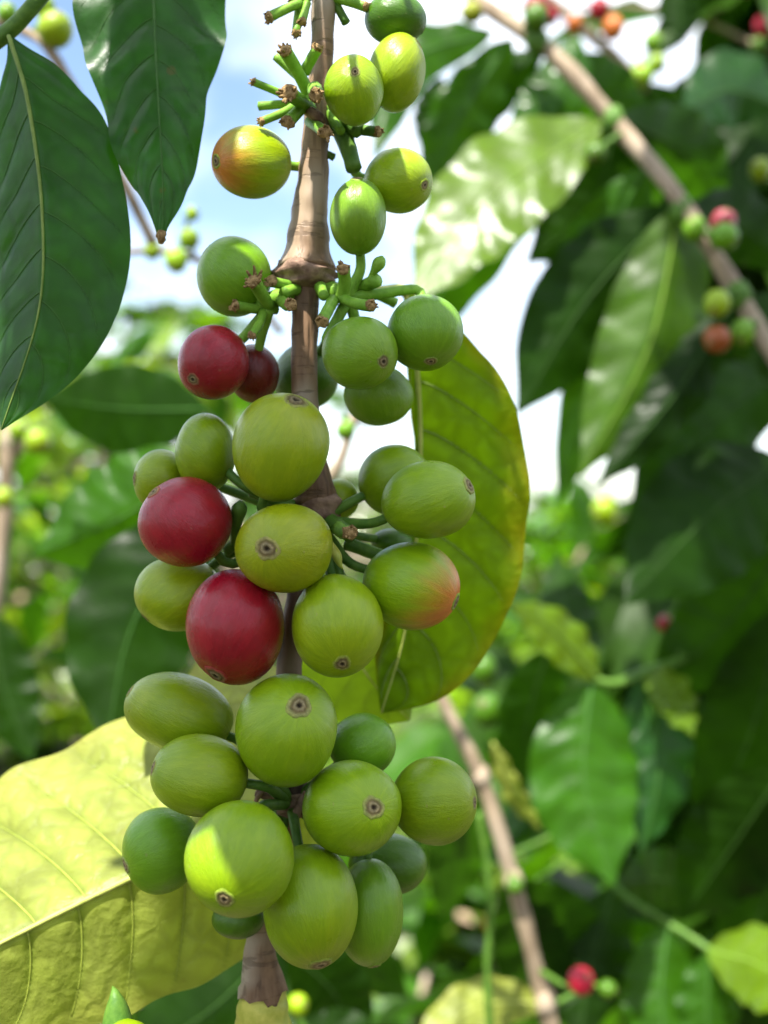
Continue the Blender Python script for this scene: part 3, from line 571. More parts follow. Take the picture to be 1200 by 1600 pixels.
# ------------------------------------------------------------------ sharp cherries
NODE = dict(T=P(506, -10, D0), U=P(508, 165, D0), L1=P(420, 482, D0 - .004), R1=P(545, 464, D0 - .003), M=P(494, 815, D0), W=P(455, 1255, D0))
HERO = [  # cx cy w h navel dz base end endamt node rot red q other label
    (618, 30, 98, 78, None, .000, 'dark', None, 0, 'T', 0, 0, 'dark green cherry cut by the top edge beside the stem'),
    (621, 114, 90, 121, (656, 66), -.003, 'lime', 'olive', .3, 'U', -.15, 0, 'bright sunlit yellow-green cherry just below the dark one at the top edge'),
    (554, 142, 96, 107, (556, 131), -.010, 'lime', 'olive', .2, 'U', 0, 0, 'sunlit lime cherry with its pale navel facing the viewer, against the upper stem'),
    (393, 254, 125, 112, (341, 262), -.003, 'lime', 'orange', .85, 'U', 0, 0, 'orange-flushed sunlit cherry sticking out left of the upper stem'),
    (622, 283, 108, 99, (663, 298), -.001, 'lime', 'olive', .2, 'U', 0, 0, 'bright sunlit green cherry with a shadow band, right of the upper stem'),
    (560, 339, 90, 120, (558, 283), -.006, 'green', None, 0, 'R1', 0, 0, 'dull green cherry standing upright on its stalk above the collar node'),
    (367, 432, 117, 126, (322, 395), -.002, 'green', 'mid', .2, 'L1', 0, 0, 'plump green cherry left of the collar node, behind a star-tipped stub'),
    (334, 566, 116, 116, (308, 598), -.007, 'red', 'darkred', .3, 'L1', 0, 1, 'dark red cherry hanging below the plump green one left of the stem'),
    (397, 584, 84, 92, None, .002, 'darkred', 'brown', .5, 'L1', .2, 1, 'small brownish-red cherry tucked behind the upper red one'),
    (665, 520, 124, 119, (672, 570), -.005, 'green', 'mid', .3, 'R1', 0, 0, 'largest green cherry right of the collar node, before the yellowing leaf'),
    (562, 552, 122, 115, (600, 571), -.010, 'green', 'mid', .3, 'R1', 0, 0, 'green cherry touching the stem on the right with its navel at lower right'),
    (592, 617, 110, 96, None, .003, 'green', 'mid', .3, 'R1', 0, 0, 'shaded green cherry below and behind the pair right of the collar node'),
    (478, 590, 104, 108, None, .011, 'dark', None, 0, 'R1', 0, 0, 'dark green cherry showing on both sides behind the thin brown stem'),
    (440, 699, 155, 172, (465, 628), -.012, 'yellow', 'olive', .5, 'M', -.1, 0, 'large yellow-green cherry with a flat navel on top, over the stem'),
    (322, 707, 94, 124, None, -.004, 'mid', None, 0, 'M', 0, 0, 'smooth green cherry left of the large yellow-green one'),
    (252, 750, 86, 96, (214, 748), .000, 'mid', 'lime', .3, 'M', 0, 0, 'pale green cherry peeking out above the red one on the left'),
    (290, 815, 146, 142, (245, 768), -.010, 'red', 'darkred', .2, 'M', 0, 1, 'red cherry at the left side of the middle cluster, navel at upper left'),
    (446, 856, 157, 143, (424, 855), -.014, 'yellow', 'lime', .2, 'M', 0, 0, 'yellow cherry in the middle cluster with its round navel facing the viewer'),
    (278, 926, 136, 120, (229, 964), -.003, 'lime', 'olive', .3, 'M', 0, 0, 'lime cherry below the left red one, half in sun'),
    (370, 981, 156, 180, (343, 1051), -.011, 'red', 'darkred', .3, 'M', .05, 1, 'largest red cherry, at the bottom of the middle cluster'),
    (527, 977, 145, 161, (537, 1031), -.011, 'lime', 'yellow', .3, 'M', 0, 0, 'lime green cherry right of the largest red one, navel at its bottom'),
    (643, 915, 154, 141, (712, 939), -.006, 'lime', 'orange', 1.0, 'M', -.1, 0, 'green cherry with an orange-red flushed right end'),
    (670, 783, 148, 126, (733, 760), -.008, 'mid', 'lime', .3, 'M', .15, 0, 'green cherry pointing right above the orange-flushed one'),
    (617, 750, 116, 112, None, .000, 'mid', None, 0, 'M', 0, 0, 'green cherry half hidden behind the one pointing right, by the yellowing leaf'),
    (530, 782, 62, 66, None, .005, 'lime', None, 0, 'M', 0, 0, 'small pale green cherry behind the stem in the middle cluster'),
    (279, 1115, 172, 124, (205, 1083), -.007, 'mid', 'olive', .25, 'W', -.3, 0, 'oval green cherry lying across the upper left of the lowest cluster'),
    (450, 1140, 164, 175, (473, 1090), -.013, 'mid', 'lime', .35, 'W', 0, 0, 'big round green cherry at the top of the lowest cluster, navel near its top'),
    (566, 1164, 108, 98, None, -.001, 'green', None, 0, 'W', 0, 0, 'dull green cherry peeking out behind the top of the lowest cluster'),
    (312, 1212, 152, 127, (242, 1196), -.009, 'mid', 'green', .3, 'W', -.1, 0, 'green cherry below the oval one, pointing left'),
    (552, 1262, 156, 149, (585, 1244), -.012, 'mid', 'lime', .5, 'W', 0, 0, 'green cherry right of the lower node with a wide brown navel facing the viewer'),
    (677, 1253, 136, 138, (741, 1248), -.005, 'mid', 'olive', .2, 'W', 0, 0, 'green cherry farthest right in the lowest cluster, navel on its right rim'),
    (254, 1327, 124, 135, (202, 1343), -.004, 'green', 'mid', .2, 'W', 0, 0, 'dark green cherry farthest left in the lowest cluster, before the pale leaf'),
    (376, 1342, 173, 177, (361, 1380), -.017, 'mid', 'lime', .4, 'W', 0, 0, 'biggest round green cherry with a dark navel, at the front of the lowest cluster'),
    (484, 1415, 153, 190, (503, 1490), -.011, 'mid', 'olive', .45, 'W', .1, 0, 'long green cherry at the bottom of the lowest cluster, navel underneath'),
    (579, 1425, 110, 166, (586, 1502), -.005, 'green', 'mid', .4, 'W', 0, 0, 'narrow green cherry right of the long bottom one'),
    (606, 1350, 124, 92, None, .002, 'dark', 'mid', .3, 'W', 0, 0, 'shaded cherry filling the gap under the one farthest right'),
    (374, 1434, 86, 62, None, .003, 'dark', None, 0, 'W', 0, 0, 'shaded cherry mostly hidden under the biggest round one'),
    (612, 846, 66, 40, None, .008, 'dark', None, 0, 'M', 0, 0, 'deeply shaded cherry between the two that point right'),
]
def relax(H):
    n = len(H); d = np.array([D0 + h[5] for h in H]); d0 = d.copy()
    stem = [(505, 10), (503, 100), (494, 200), (487, 300), (478, 440), (476, 500), (476, 600), (482, 690), (495, 790), (470, 920), (453, 1030), (455, 1255), (428, 1370), (408, 1480)]
    S = np.array([P(*p, D0) for p in stem]); S = spline(S, 160)
    for it in range(500):
        pos = np.array([P(h[0], h[1], dd) for h, dd in zip(H, d)])
        rad = np.array([[h[2] / 2, (h[2] + h[3]) / 4, h[3] / 2] for h in H]) * (d / F)[:, None]
        mv = np.zeros(n)
        for i in range(n):
            for j in range(i + 1, n):
                v = pos[j] - pos[i]; L_ = np.linalg.norm(v)
                if L_ > .02: continue
                u = v / max(L_, 1e-9); ri = 1 / np.sqrt(((u / rad[i]) ** 2).sum()); rj = 1 / np.sqrt(((u / rad[j]) ** 2).sum())
                ov = .985 * (ri + rj) - L_
                if ov > 0:
                    s = 1 if d0[j] >= d0[i] else -1; k = ov * .25 / max(abs(u[1]), .35)
                    mv[j] += s * k; mv[i] -= s * k
            v = S - pos[i]; L_ = np.linalg.norm(v, axis=1); m = L_.argmin(); u = v[m] / L_[m]; ri = 1 / np.sqrt(((u / rad[i]) ** 2).sum())
            ov = ri * .97 + .0019 - L_[m]
            if ov > 0: mv[i] -= (1 if d0[i] <= D0 + .004 else -1) * ov * .5 / max(abs(u[1]), .4)
        d += np.clip(mv, -.0015, .0015)
    return d
DEP = relax(HERO)
for i, h in enumerate(HERO):
    cherry(h[12], h[0], h[1], h[2], h[3], h[4], DEP[i], h[6], h[7], h[8], NODE[h[9]], seed=100 + i, red=bool(h[11]), rot=h[10],
           q=.27 if h[11] == 0 and h[0] in (446, 440) else (.20, .235, .17, .215, .185, .24, .2)[i % 7], stalkmat='stalk' if i < 12 else 'stalkdk')

# ------------------------------------------------------------------ leaves of the hanging branch
Dn = D0
leaf(main, [(632, 450, .184), (650, 560, .186), (657, 700, .188), (650, 850, .189), (632, 990, .190), (596, 1114, .190)],
     [(0, 2), (.1, 9), (.22, 17), (.35, 10), (.5, 20), (.62, 12), (.74, 30), (.84, 40), (.92, 24), (.97, 10), (1, 1)],
     [(0, 3), (.06, 38), (.14, 86), (.23, 132), (.39, 166), (.53, 171), (.65, 166), (.78, 142), (.87, 110), (.94, 72), (.98, 30), (1, 1)],
     sL=.35, sR=.15, mat='leafyel', nu=110, nv=20, wave=7, waves=5, quilt=9, veins=9, slant=.17, rib='midriby', ribw=9, tubes=('midrib', 2.4), label='olive-yellow leaf with orange-brown margin and rust spots', seed=3, petiole=(520, 452, D0))
leaf(main, [(520, 1232, .184), (420, 1275, .181), (210, 1370, .174), (0, 1475, .168), (-190, 1575, .164)],
     [(0, 200), (.05, 258), (.1, 280), (.17, 255), (.25, 230), (.4, 232), (.55, 232), (.75, 190), (.9, 95), (1, 2)],
     [(0, 60), (.08, 120), (.2, 178), (.35, 192), (.55, 190), (.75, 150), (.9, 75), (1, 2)],
     sL=1.15, sR=.22, arc=(.0006, .0009), mat='leafgold', nu=150, nv=26, wave=8, waves=5, quilt=11, veins=9, slant=.13, rib='midriby', ribw=16, tubes=('veiny', 3.6), label='broad pale yellow-green leaf lit by the sun', seed=5)

leaf(main, [(500, 930, .186), (540, 1000, .190), (585, 1070, .193), (640, 1125, .194)], [(0, 3), (.15, 60), (.4, 95), (.65, 90), (.85, 50), (1, 2)], [(0, 3), (.15, 55), (.4, 88), (.65, 85), (.85, 48), (1, 2)],
     sL=.3, sR=.3, mat='leaflime', nu=50, nv=10, wave=5, quilt=5, veins=7, rib='midriby', ribw=6, seed=9, label='small bright lime leaf under the middle cluster', petiole=(470, 1000, D0 + .002))

# twig above the frame carrying the two big shaded leaves at upper left
tw = tag(empty('coffee_twig', P(12, 58, .172)), 'green twig at upper left carrying the two large dark leaves', 'twig')
stemseg('stem', [(-60, 100, .173, 26), (10, 52, .172, 26), (62, -4, .172, 24), (150, -110, .176, 24), (235, -190, .178, 22), (420, -300, .18, 20)], 'stalkdk', tw)
leaf(tw, [(14, 56, .171), (44, 160, .169), (66, 330, .167), (60, 490, .166), (2, 672, .165)],
     [(0, 3), (.05, 14), (.12, 36), (.25, 62), (.5, 80), (.7, 74), (.85, 50), (.95, 18), (1, 1)],
     [(0, 3), (.05, 26), (.12, 62), (.25, 112), (.4, 130), (.55, 136), (.68, 120), (.8, 90), (.9, 52), (.97, 16), (1, 1)],
     sL=.9, sR=.25, mat='leafblue', nu=90, nv=16, wave=5, waves=4, quilt=7, veins=9, slant=.2, rib='midrib', ribw=7, tubes=('midribdk', 2.0), seed=1, label='dark green leaf with a sheen, at the left edge')
leaf(tw, [(236, -190, .178), (240, 0, .174), (247, 150, .170), (255, 300, .168), (252, 374, .167)],
     [(0, 3), (.15, 80), (.33, 122), (.45, 116), (.55, 100), (.65, 84), (.75, 72), (.84, 50), (.91, 24), (.97, 10), (1, 5)],
     [(0, 3), (.15, 80), (.3, 110), (.43, 112), (.52, 98), (.6, 78), (.7, 66), (.8, 54), (.88, 33), (.95, 12), (1, 5)],
     sL=.1, sR=.4, mat='leafblue', nu=80, nv=14, wave=11, waves=5, quilt=8, veins=10, slant=.2, rib='midribdk', ribw=6, tubes=('midribdk', 1.6), seed=2, label='bluish dark leaf hanging tip down with a dry tip', tip=True)

# ------------------------------------------------------------------ blurred branches and leaves behind
GRP = 'branches behind the hanging branch'
def branch(label, pts, mat='bgbark', cat='branch', name='coffee_branch'):
    e = tag(empty(name, P(*pts[0][:3])), label, cat, GRP); stemseg('stem', pts, mat, e, n=44, seg=12, jit=.03, wob=.13); return e
def nodes(e, lst, mat='bgbark'):
    for x, y, d, w_ in lst:
        tv, tf = tube(px3([(x - 4, y - w_ * .5, d), (x, y, d), (x + 4, y + w_ * .5, d)]), np.array([.35, .5, .35]) * w_ * d / F, 9, jitter=.1); mk('node', tv, tf, M[mat], e)
RIBS = dict(leafdk='ribshade', leafblue='midribdk', leafmid='midribdk', leafsun='midribmid', leaflime='midribmid', leafgold='midriby')
def lf(e, base, tip, wd, mat, sag=(0, 0), sL=.3, sR=.3, seed=0, label=None, flip=False, wr=None, quilt=5, wave=6, nu=36, nv=7, pet=None, rib='midrib', arc=(0, 0), ribw=4.5):
    if rib == 'midrib': rib = RIBS[mat]
    mid = [base, ((base[0] + tip[0]) / 2 + sag[0], (base[1] + tip[1]) / 2 + sag[1], (base[2] + tip[2]) / 2), tip]
    return leaf(e, mid, wd, wr if wr is not None else wd, sL, sR, mat, nu, nv, wave, 5, quilt, 9, .15, flip, label, rib, ribw, None, seed, pet, arc)

B1 = branch('thick bare brown branch running diagonally across the upper right', [(690, -60, .40, 24), (745, 0, .39, 24), (860, 82, .38, 26), (960, 190, .37, 27), (1060, 312, .36, 26), (1160, 470, .35, 28), (1230, 590, .345, 26)])
nodes(B1, [(838, 62, .38, 40), (960, 188, .37, 38), (1066, 330, .36, 40), (1155, 462, .35, 40)], 'stalkdk')
lf(B1, (940, 192, .37), (640, 478, .345), 88, 'leaflime', (-25, -20), .4, -.5, 11, 'yellow-green leaf with bright sunlit ribs', quilt=7, wave=8, wr=76)
lf(B1, (905, 62, .40), (790, 215, .38), 46, 'leafmid', (20, 5), .5, .2, 12, 'pale leaf glinting behind the branch', quilt=9)
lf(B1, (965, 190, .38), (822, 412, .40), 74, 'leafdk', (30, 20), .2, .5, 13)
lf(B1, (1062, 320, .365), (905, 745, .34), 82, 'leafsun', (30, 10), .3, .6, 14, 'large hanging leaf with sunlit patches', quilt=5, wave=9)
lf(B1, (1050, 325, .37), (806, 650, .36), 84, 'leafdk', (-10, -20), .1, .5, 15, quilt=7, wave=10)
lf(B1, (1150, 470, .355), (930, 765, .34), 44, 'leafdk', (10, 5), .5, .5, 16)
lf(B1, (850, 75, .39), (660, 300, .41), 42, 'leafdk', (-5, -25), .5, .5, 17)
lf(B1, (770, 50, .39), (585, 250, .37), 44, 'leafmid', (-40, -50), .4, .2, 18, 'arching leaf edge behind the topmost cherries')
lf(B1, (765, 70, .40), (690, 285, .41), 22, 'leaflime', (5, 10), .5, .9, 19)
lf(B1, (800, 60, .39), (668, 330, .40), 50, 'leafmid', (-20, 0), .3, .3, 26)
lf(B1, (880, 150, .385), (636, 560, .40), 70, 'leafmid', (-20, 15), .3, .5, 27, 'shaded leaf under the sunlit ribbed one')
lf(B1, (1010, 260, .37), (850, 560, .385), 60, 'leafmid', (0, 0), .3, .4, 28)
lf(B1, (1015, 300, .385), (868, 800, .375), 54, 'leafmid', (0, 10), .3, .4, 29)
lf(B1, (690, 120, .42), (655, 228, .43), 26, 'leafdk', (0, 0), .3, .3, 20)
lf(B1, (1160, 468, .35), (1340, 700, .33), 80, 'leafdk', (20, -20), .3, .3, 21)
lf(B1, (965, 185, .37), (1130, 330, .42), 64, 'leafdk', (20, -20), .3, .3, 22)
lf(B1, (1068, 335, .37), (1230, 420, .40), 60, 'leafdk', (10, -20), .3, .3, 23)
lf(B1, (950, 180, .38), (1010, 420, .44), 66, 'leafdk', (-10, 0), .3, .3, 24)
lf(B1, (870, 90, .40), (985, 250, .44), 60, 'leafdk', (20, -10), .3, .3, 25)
B2 = branch('pale bare branch behind the yellowing leaf, running down to the right', [(600, 900, .36, 18), (690, 1092, .36, 20), (750, 1210, .36, 23), (800, 1370, .36, 24), (850, 1560, .36, 26), (880, 1680, .36, 28)])
nodes(B2, [(752, 1214, .36, 32), (803, 1376, .36, 34), (852, 1566, .36, 40)])
lf(B2, (770, 1160, .37), (850, 1300, .38), 16, 'leafgold', (-8, 8), .5, .5, 31, 'narrow yellow leaf lit from above')
lf(B2, (803, 1376, .36), (880, 1600, .40), 60, 'leafdk', (-10, 0), .3, .3, 32)
lf(B2, (852, 1566, .36), (640, 1640, .34), 44, 'leafgold', (0, -30), .7, -.4, 33, 'yellow leaf at the bottom edge')
lf(B2, (806, 1380, .36), (940, 1560, .42), 60, 'leafdk', (10, -10), .3, .3, 34)
lf(B2, (752, 1214, .37), (690, 1440, .44), 50, 'leafdk', (-5, 0), .3, .3, 35)
B3 = branch('thin branch with red cherries along the top right edge', [(760, -70, .50, 16), (850, -5, .50, 17), (960, 88, .50, 17), (1010, 140, .50, 14)])
lf(B3, (1005, 130, .50), (900, 300, .50), 60, 'leafdk', (-10, 0), .4, .4, 41)
lf(B3, (1010, 130, .50), (1060, 300, .52), 60, 'leafdk', (10, 0), .4, .4, 42)
B4 = branch('thin dark twig crossing the bright sky at the top right corner', [(690, 22, .56, 5), (900, 10, .55, 6), (1060, 20, .54, 8), (1180, 70, .53, 9), (1260, 110, .52, 10)])
lf(B4, (1060, -30, .52), (1062, 60, .52), 34, 'leafdk', (0, 0), .2, .2, 43)
lf(B4, (1215, 165, .50), (1062, 178, .47), 64, 'leafblue', (0, -30), .4, .3, 44, 'bluish leaf glinting at the right edge')
lf(B4, (1210, 95, .52), (1120, 330, .50), 66, 'leafdk', (10, 0), .4, .3, 45)
lf(B4, (1190, 80, .53), (1010, 240, .55), 60, 'leafdk', (0, 10), .4, .3, 46)
B5 = branch('shaded branch at the right edge holding the big dark leaves', [(1290, 380, .42, 16), (1240, 560, .40, 18), (1225, 720, .38, 20), (1220, 950, .37, 22), (1230, 1250, .37, 24), (1250, 1650, .37, 26)])
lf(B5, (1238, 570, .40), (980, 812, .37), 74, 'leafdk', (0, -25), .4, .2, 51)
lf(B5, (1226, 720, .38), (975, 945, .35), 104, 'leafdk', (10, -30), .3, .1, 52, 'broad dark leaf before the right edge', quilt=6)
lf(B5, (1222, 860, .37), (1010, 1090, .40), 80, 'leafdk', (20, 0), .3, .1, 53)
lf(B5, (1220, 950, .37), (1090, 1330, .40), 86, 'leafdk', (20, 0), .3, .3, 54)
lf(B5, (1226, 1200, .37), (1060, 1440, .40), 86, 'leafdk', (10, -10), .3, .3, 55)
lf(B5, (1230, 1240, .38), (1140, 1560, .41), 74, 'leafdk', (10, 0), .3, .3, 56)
B6 = branch('green twig holding the fresh leaves at lower right', [(700, 850, .44, 10), (800, 950, .40, 12), (930, 1062, .38, 14), (1010, 1050, .385, 14), (1100, 1010, .40, 13), (1190, 930, .43, 12)], 'stalkdk')
lf(B6, (935, 1062, .38), (796, 940, .36), 36, 'leaflime', (0, -14), 1.0, -.8, 61, 'bright green leaf tip catching the sun', ribw=8)
lf(B6, (925, 1062, .38), (960, 1385, .355), 86, 'leafmid', (-30, 0), .2, .3, 62, 'long fresh green leaf hanging at lower right', quilt=8, wave=7)
lf(B6, (1000, 1054, .385), (1002, 1335, .37), 52, 'leafblue', (28, 0), .1, .7, 63, quilt=4)
lf(B6, (1005, 1050, .385), (1085, 1150, .37), 32, 'leaflime', (0, -20), -.9, 1.0, 64)
lf(B6, (860, 1010, .39), (820, 1240, .42), 50, 'leafdk', (-15, 0), .3, .3, 65)
lf(B6, (930, 1062, .39), (870, 860, .45), 44, 'leafdk', (-15, 0), .3, .3, 66)
B7 = branch('green twig at the bottom right corner with a glaring white leaf', [(860, 1250, .42, 9), (960, 1385, .40, 10), (1040, 1440, .39, 10), (1110, 1485, .38, 11), (1260, 1600, .36, 12)], 'stalkdk')
lf(B7, (1105, 1482, .38), (1290, 1600, .35), 66, 'leaflime', (10, -22), -1.0, 1.0, 71, 'glossy leaf glaring white in the sun')
lf(B7, (1045, 1440, .39), (1050, 1680, .37), 60, 'leafmid', (-15, 0), .3, .3, 72)
lf(B7, (960, 1385, .40), (905, 1640, .38), 64, 'leafdk', (-12, 0), .3, .3, 73)
lf(B7, (1110, 1485, .38), (1120, 1700, .37), 50, 'leafmid', (-10, 0), .3, .3, 74)
lf(B7, (965, 1380, .40), (1110, 1400, .45), 50, 'leafdk', (0, -16), .3, .3, 75)
B8 = branch('thin green stalk standing upright between the lowest cluster and the pale branch', [(748, 1270, .34, 10), (766, 1390, .34, 11), (762, 1520, .34, 12), (768, 1680, .34, 14)], 'stalkdk', 'twig', 'coffee_twig')
# left side
B9 = branch('grey branch standing at the left edge', [(30, 560, .46, 16), (12, 690, .44, 22), (8, 790, .44, 24), (-10, 960, .44, 26), (-30, 1200, .44, 28)])
nodes(B9, [(20, 690, .44, 40)])
lf(B9, (322, 640, .36), (64, 622, .34), 70, 'leafdk', (0, 8), .2, .1, 81, 'dark leaf behind the upper red cherry', wave=4, quilt=3, rib='midribdk')
lf(B9, (-10, 960, .43), (52, 1190, .42), 56, 'leafdk', (-14, 0), .3, .3, 84)
lf(B9, (10, 790, .44), (-60, 1000, .44), 50, 'leafmid', (-14, 0), .3, .3, 85)
B10 = branch('brown branch passing behind the middle cluster with dark hanging leaves', [(640, 520, .31, 12), (560, 640, .31, 14), (520, 740, .31, 15), (420, 830, .31, 14), (330, 800, .31, 13), (300, 700, .31, 10)])
lf(B10, (330, 712, .31), (52, 868, .31), 88, 'leafmid', (0, 18), .3, .9, 82, 'fresh green leaf with a bright sunlit fold, left of the middle cluster', wave=9)
lf(B10, (320, 800, .30), (165, 1172, .285), 105, 'leafdk', (-35, -10), .2, .3, 83, 'large dark green leaf hanging left of the middle cluster', wave=8, quilt=5, rib='midribdk')
B11 = branch('thin twig with small green cherries behind the dry leaf tip', [(150, 400, .36, 10), (235, 392, .36, 11), (300, 402, .36, 12), (380, 450, .36, 12), (440, 520, .37, 12)], 'bgbark', 'twig', 'coffee_twig')
B12 = branch('twig with green cherries in the upper left corner', [(-60, 20, .30, 14), (40, 50, .30, 14), (92, 100, .30, 16), (180, 260, .31, 17), (240, 380, .32, 16)], 'bgbark', 'twig', 'coffee_twig')
B13 = branch('dark leafy branch behind the shoot tip at the bottom edge', [(560, 1700, .32, 16), (480, 1620, .31, 16), (430, 1500, .31, 14), (420, 1440, .31, 12)], 'stalkdk')
lf(B13, (440, 1470, .31), (180, 1660, .27), 88, 'leafdk', (10, 20), .3, .3, 91, 'glossy dark leaf under the pale yellow leaf', quilt=6)
lf(B13, (470, 1600, .31), (590, 1720, .30), 60, 'leafdk', (10, -20), .3, .3, 92)
lf(B13, (440, 1480, .31), (560, 1640, .33), 62, 'leafdk', (20, -10), .3, .3, 93)
lf(B13, (420, 1445, .32), (640, 1560, .36), 56, 'leafdk', (10, -20), .3, .3, 94)

# leafy branches further in, filling the shade: each leaf a copy sharing its mesh
def proto_leaf(mat, k):
    W = []
    rg = random.Random(k); L_ = .115; n = 12
    V = []; A = []; AC = []
    for i in range(n + 1):
        t = i / n; wd = .024 * max(math.sin(math.pi * min(t, 1) ** .88), .02) ** .8 * (1 - .35 * float(sm(.78, 1, t)))
        for j in range(7):
            v = (j - 3) / 3; s = abs(v)
            V.append((L_ * t, v * wd, .25 * s * wd - .35 * L_ * t * t * (.5 + .5 * k / 3) + .0025 * s * s * math.sin(t * 22 + k + (2 if v > 0 else 0)) + .0012 * abs(math.sin((t - .15 * s) * 9 * math.pi)) * min(s * 5, 1)))
            A.append(math.exp(-(v / .08) ** 2)); AC.append(s)
    Fc = [(i * 7 + j, i * 7 + j + 1, (i + 1) * 7 + j + 1, (i + 1) * 7 + j) for i in range(n) for j in range(6)]
    o = mk('leaf', V, Fc, M[mat], origin=(0, 0, 0), attrs={'vein': A, 'across': AC}); me = o.data; bpy.data.objects.remove(o); return me
PROTO = {m: [proto_leaf(m, k) for k in range(4)] for m in ('leafdk', 'leafmid', 'leaflime')}
def leafy(label, pts, n, mats, seed, size=1.0):
    rg = random.Random(seed); e = tag(empty('coffee_branch', P(*pts[0][:3])), label, 'branch', GRP)
    s = np.array([P(*p[:3]) for p in spline([(x, y, d * 2000) for x, y, d in pts], 40) * np.array((1, 1, 1 / 2000))])
    tv, tf = tube(s, np.linspace(.0035, .0016, 40), 8, jitter=.06); mk('stem', tv, tf, M['bgbark'], e)
    for k in range(n):
        i = int((k // 2 + .5) / (n / 2) * 38); T = s[i + 1] - s[i]; T /= np.linalg.norm(T)
        sd = np.cross(T, (0, 0, 1)); sd /= np.linalg.norm(sd) + 1e-9
        if k // 2 % 2: sd = np.cross(T, sd); sd /= np.linalg.norm(sd)
        dr = Vector(sd * (1 if k % 2 else -1) + T * rg.uniform(.2, .7) + np.array((rg.uniform(-.3, .3), rg.uniform(-.3, .3), rg.uniform(-.7, .1)))).normalized()
        z = Vector((rg.uniform(-.4, .4), rg.uniform(-.6, .3), 1)); y = z.cross(dr).normalized(); z = dr.cross(y)
        me = PROTO[rg.choice(mats)][rg.randrange(4)]; o = bpy.data.objects.new('leaf', me); C.objects.link(o); o.parent = e
        f = size * rg.uniform(.75, 1.2)
        m = Matrix((dr, y, z)).transposed().to_4x4(); m.translation = Vector(s[i] - WORLD[e.name]); o.matrix_basis = m @ Matrix.Diagonal((f, f, f, 1))
dk, md, li = ['leafdk'], ['leafdk', 'leafmid'], ['leafmid', 'leaflime']
LEAFY = [
    ('dark leafy branch behind the fork of the diagonal branch at upper right', [(1300, 60, .62), (1120, 200, .64), (960, 330, .66)], 18, dk),
    ('leafy branch in deep shade at the right edge, upper half', [(1330, 250, .60), (1210, 320, .62), (1090, 380, .66)], 14, dk),
    ('leafy shaded branch behind the broad dark leaf', [(1340, 760, .58), (1180, 820, .62), (1020, 900, .66)], 18, dk),
    ('leafy branch speckled with sun behind the long fresh leaf', [(1250, 1100, .60), (1080, 1150, .64), (880, 1130, .70)], 18, md),
    ('shaded leafy branch low at the right, behind the crimson cherry', [(1330, 1330, .56), (1120, 1400, .62), (960, 1470, .68)], 20, dk),
    ('leafy branch behind the pale bare branch at the lower centre', [(960, 1750, .6), (840, 1560, .64), (740, 1330, .70)], 16, md),
    ('leafy branch behind the thin green stalk at the bottom', [(560, 1800, .62), (640, 1620, .66), (690, 1420, .72)], 14, md),
    ('leafy branch low behind the yellowing leaf', [(980, 1010, .72), (840, 1060, .74), (700, 1140, .8)], 14, md),
    ('sun-speckled leafy branch left of the hanging dark leaf', [(-140, 1180, .9), (0, 1060, .92), (150, 960, .98)], 34, li, .5),
    ('sun-speckled leafy branch behind the grey branch', [(-120, 900, .85), (-10, 800, .9), (140, 720, .95)], 34, li, .5),
    ('leafy branch overhanging the top right corner', [(1420, -160, .55), (1240, -60, .55), (1080, 40, .58)], 14, dk),
]
LEAFY += [
    ('small-leaved sunny branch low between the pale branch and the lowest cluster', [(560, 1330, .95), (680, 1400, 1.0), (800, 1290, 1.05)], 34, li, .45),
    ('small-leaved sunny branch behind the long fresh leaf and the crimson cherry', [(820, 1480, .9), (930, 1330, .95), (1060, 1230, 1.0)], 34, li, .5),
    ('small-leaved sunny branch under the sky gaps at right', [(840, 980, .95), (900, 880, 1.0), (940, 800, 1.05)], 34, li, .5),
    ('small-leaved sunny branch against the sky behind the red cherry pair', [(80, 640, .9), (230, 570, .95), (400, 610, 1.0)], 34, li, .45),
    ('small-leaved sunny branch at the bottom behind the shoot tip', [(480, 1640, .8), (600, 1560, .85), (700, 1620, .9)], 26, li, .5),
]
for i, (lb, pts, n, ms, *sz) in enumerate(LEAFY): leafy(lb, pts, n, ms, 300 + i, *(sz or [1.0]))

# unseen canopy added above the frame to shade the clusters and the right side
STEM = {}
def shade_leaf(e, target, t, size, yaw, mat='leafdk', wide=1.0):  # added leaf, out of view, set on the sun ray to shade its target
    p = np.array(target) + np.array(SUN) * t; o = bpy.data.objects.new('leaf', PROTO[mat][0]); C.objects.link(o); o.parent = e
    m = Matrix.Rotation(yaw, 4, 'Z'); m.translation = Vector(p - WORLD[e.name]) - (m @ Vector((.055 * size, 0, -.006 * size))); b0 = np.array(m.translation) + WORLD[e.name]; st = STEM[e.name]; k = np.linalg.norm(st - b0, axis=1).argmin(); tv, tf = tube(spline([b0, (b0 + st[k]) / 2 + np.array((0, 0, .004)), st[k]], 10), .0006, 6); mk('petiole', tv, tf, M['stalkdk'], e); o.matrix_basis = m @ Matrix.Diagonal((size, size * wide, size, 1))
up = tag(empty('coffee_branch', P(430, -640, .17)), 'unseen leafy branch added above the frame to shade the clusters', 'branch', GRP)
us = px3([(-500, -700, .22), (0, -620, .215), (430, -520, .20), (520, -400, .185), (512, -160, .17)])
tv, tf = tube(spline(us, 30), np.linspace(.0035, .0018, 30), 10); mk('stem', tv, tf, M['bark'], up); STEM[up.name] = spline(us, 60)
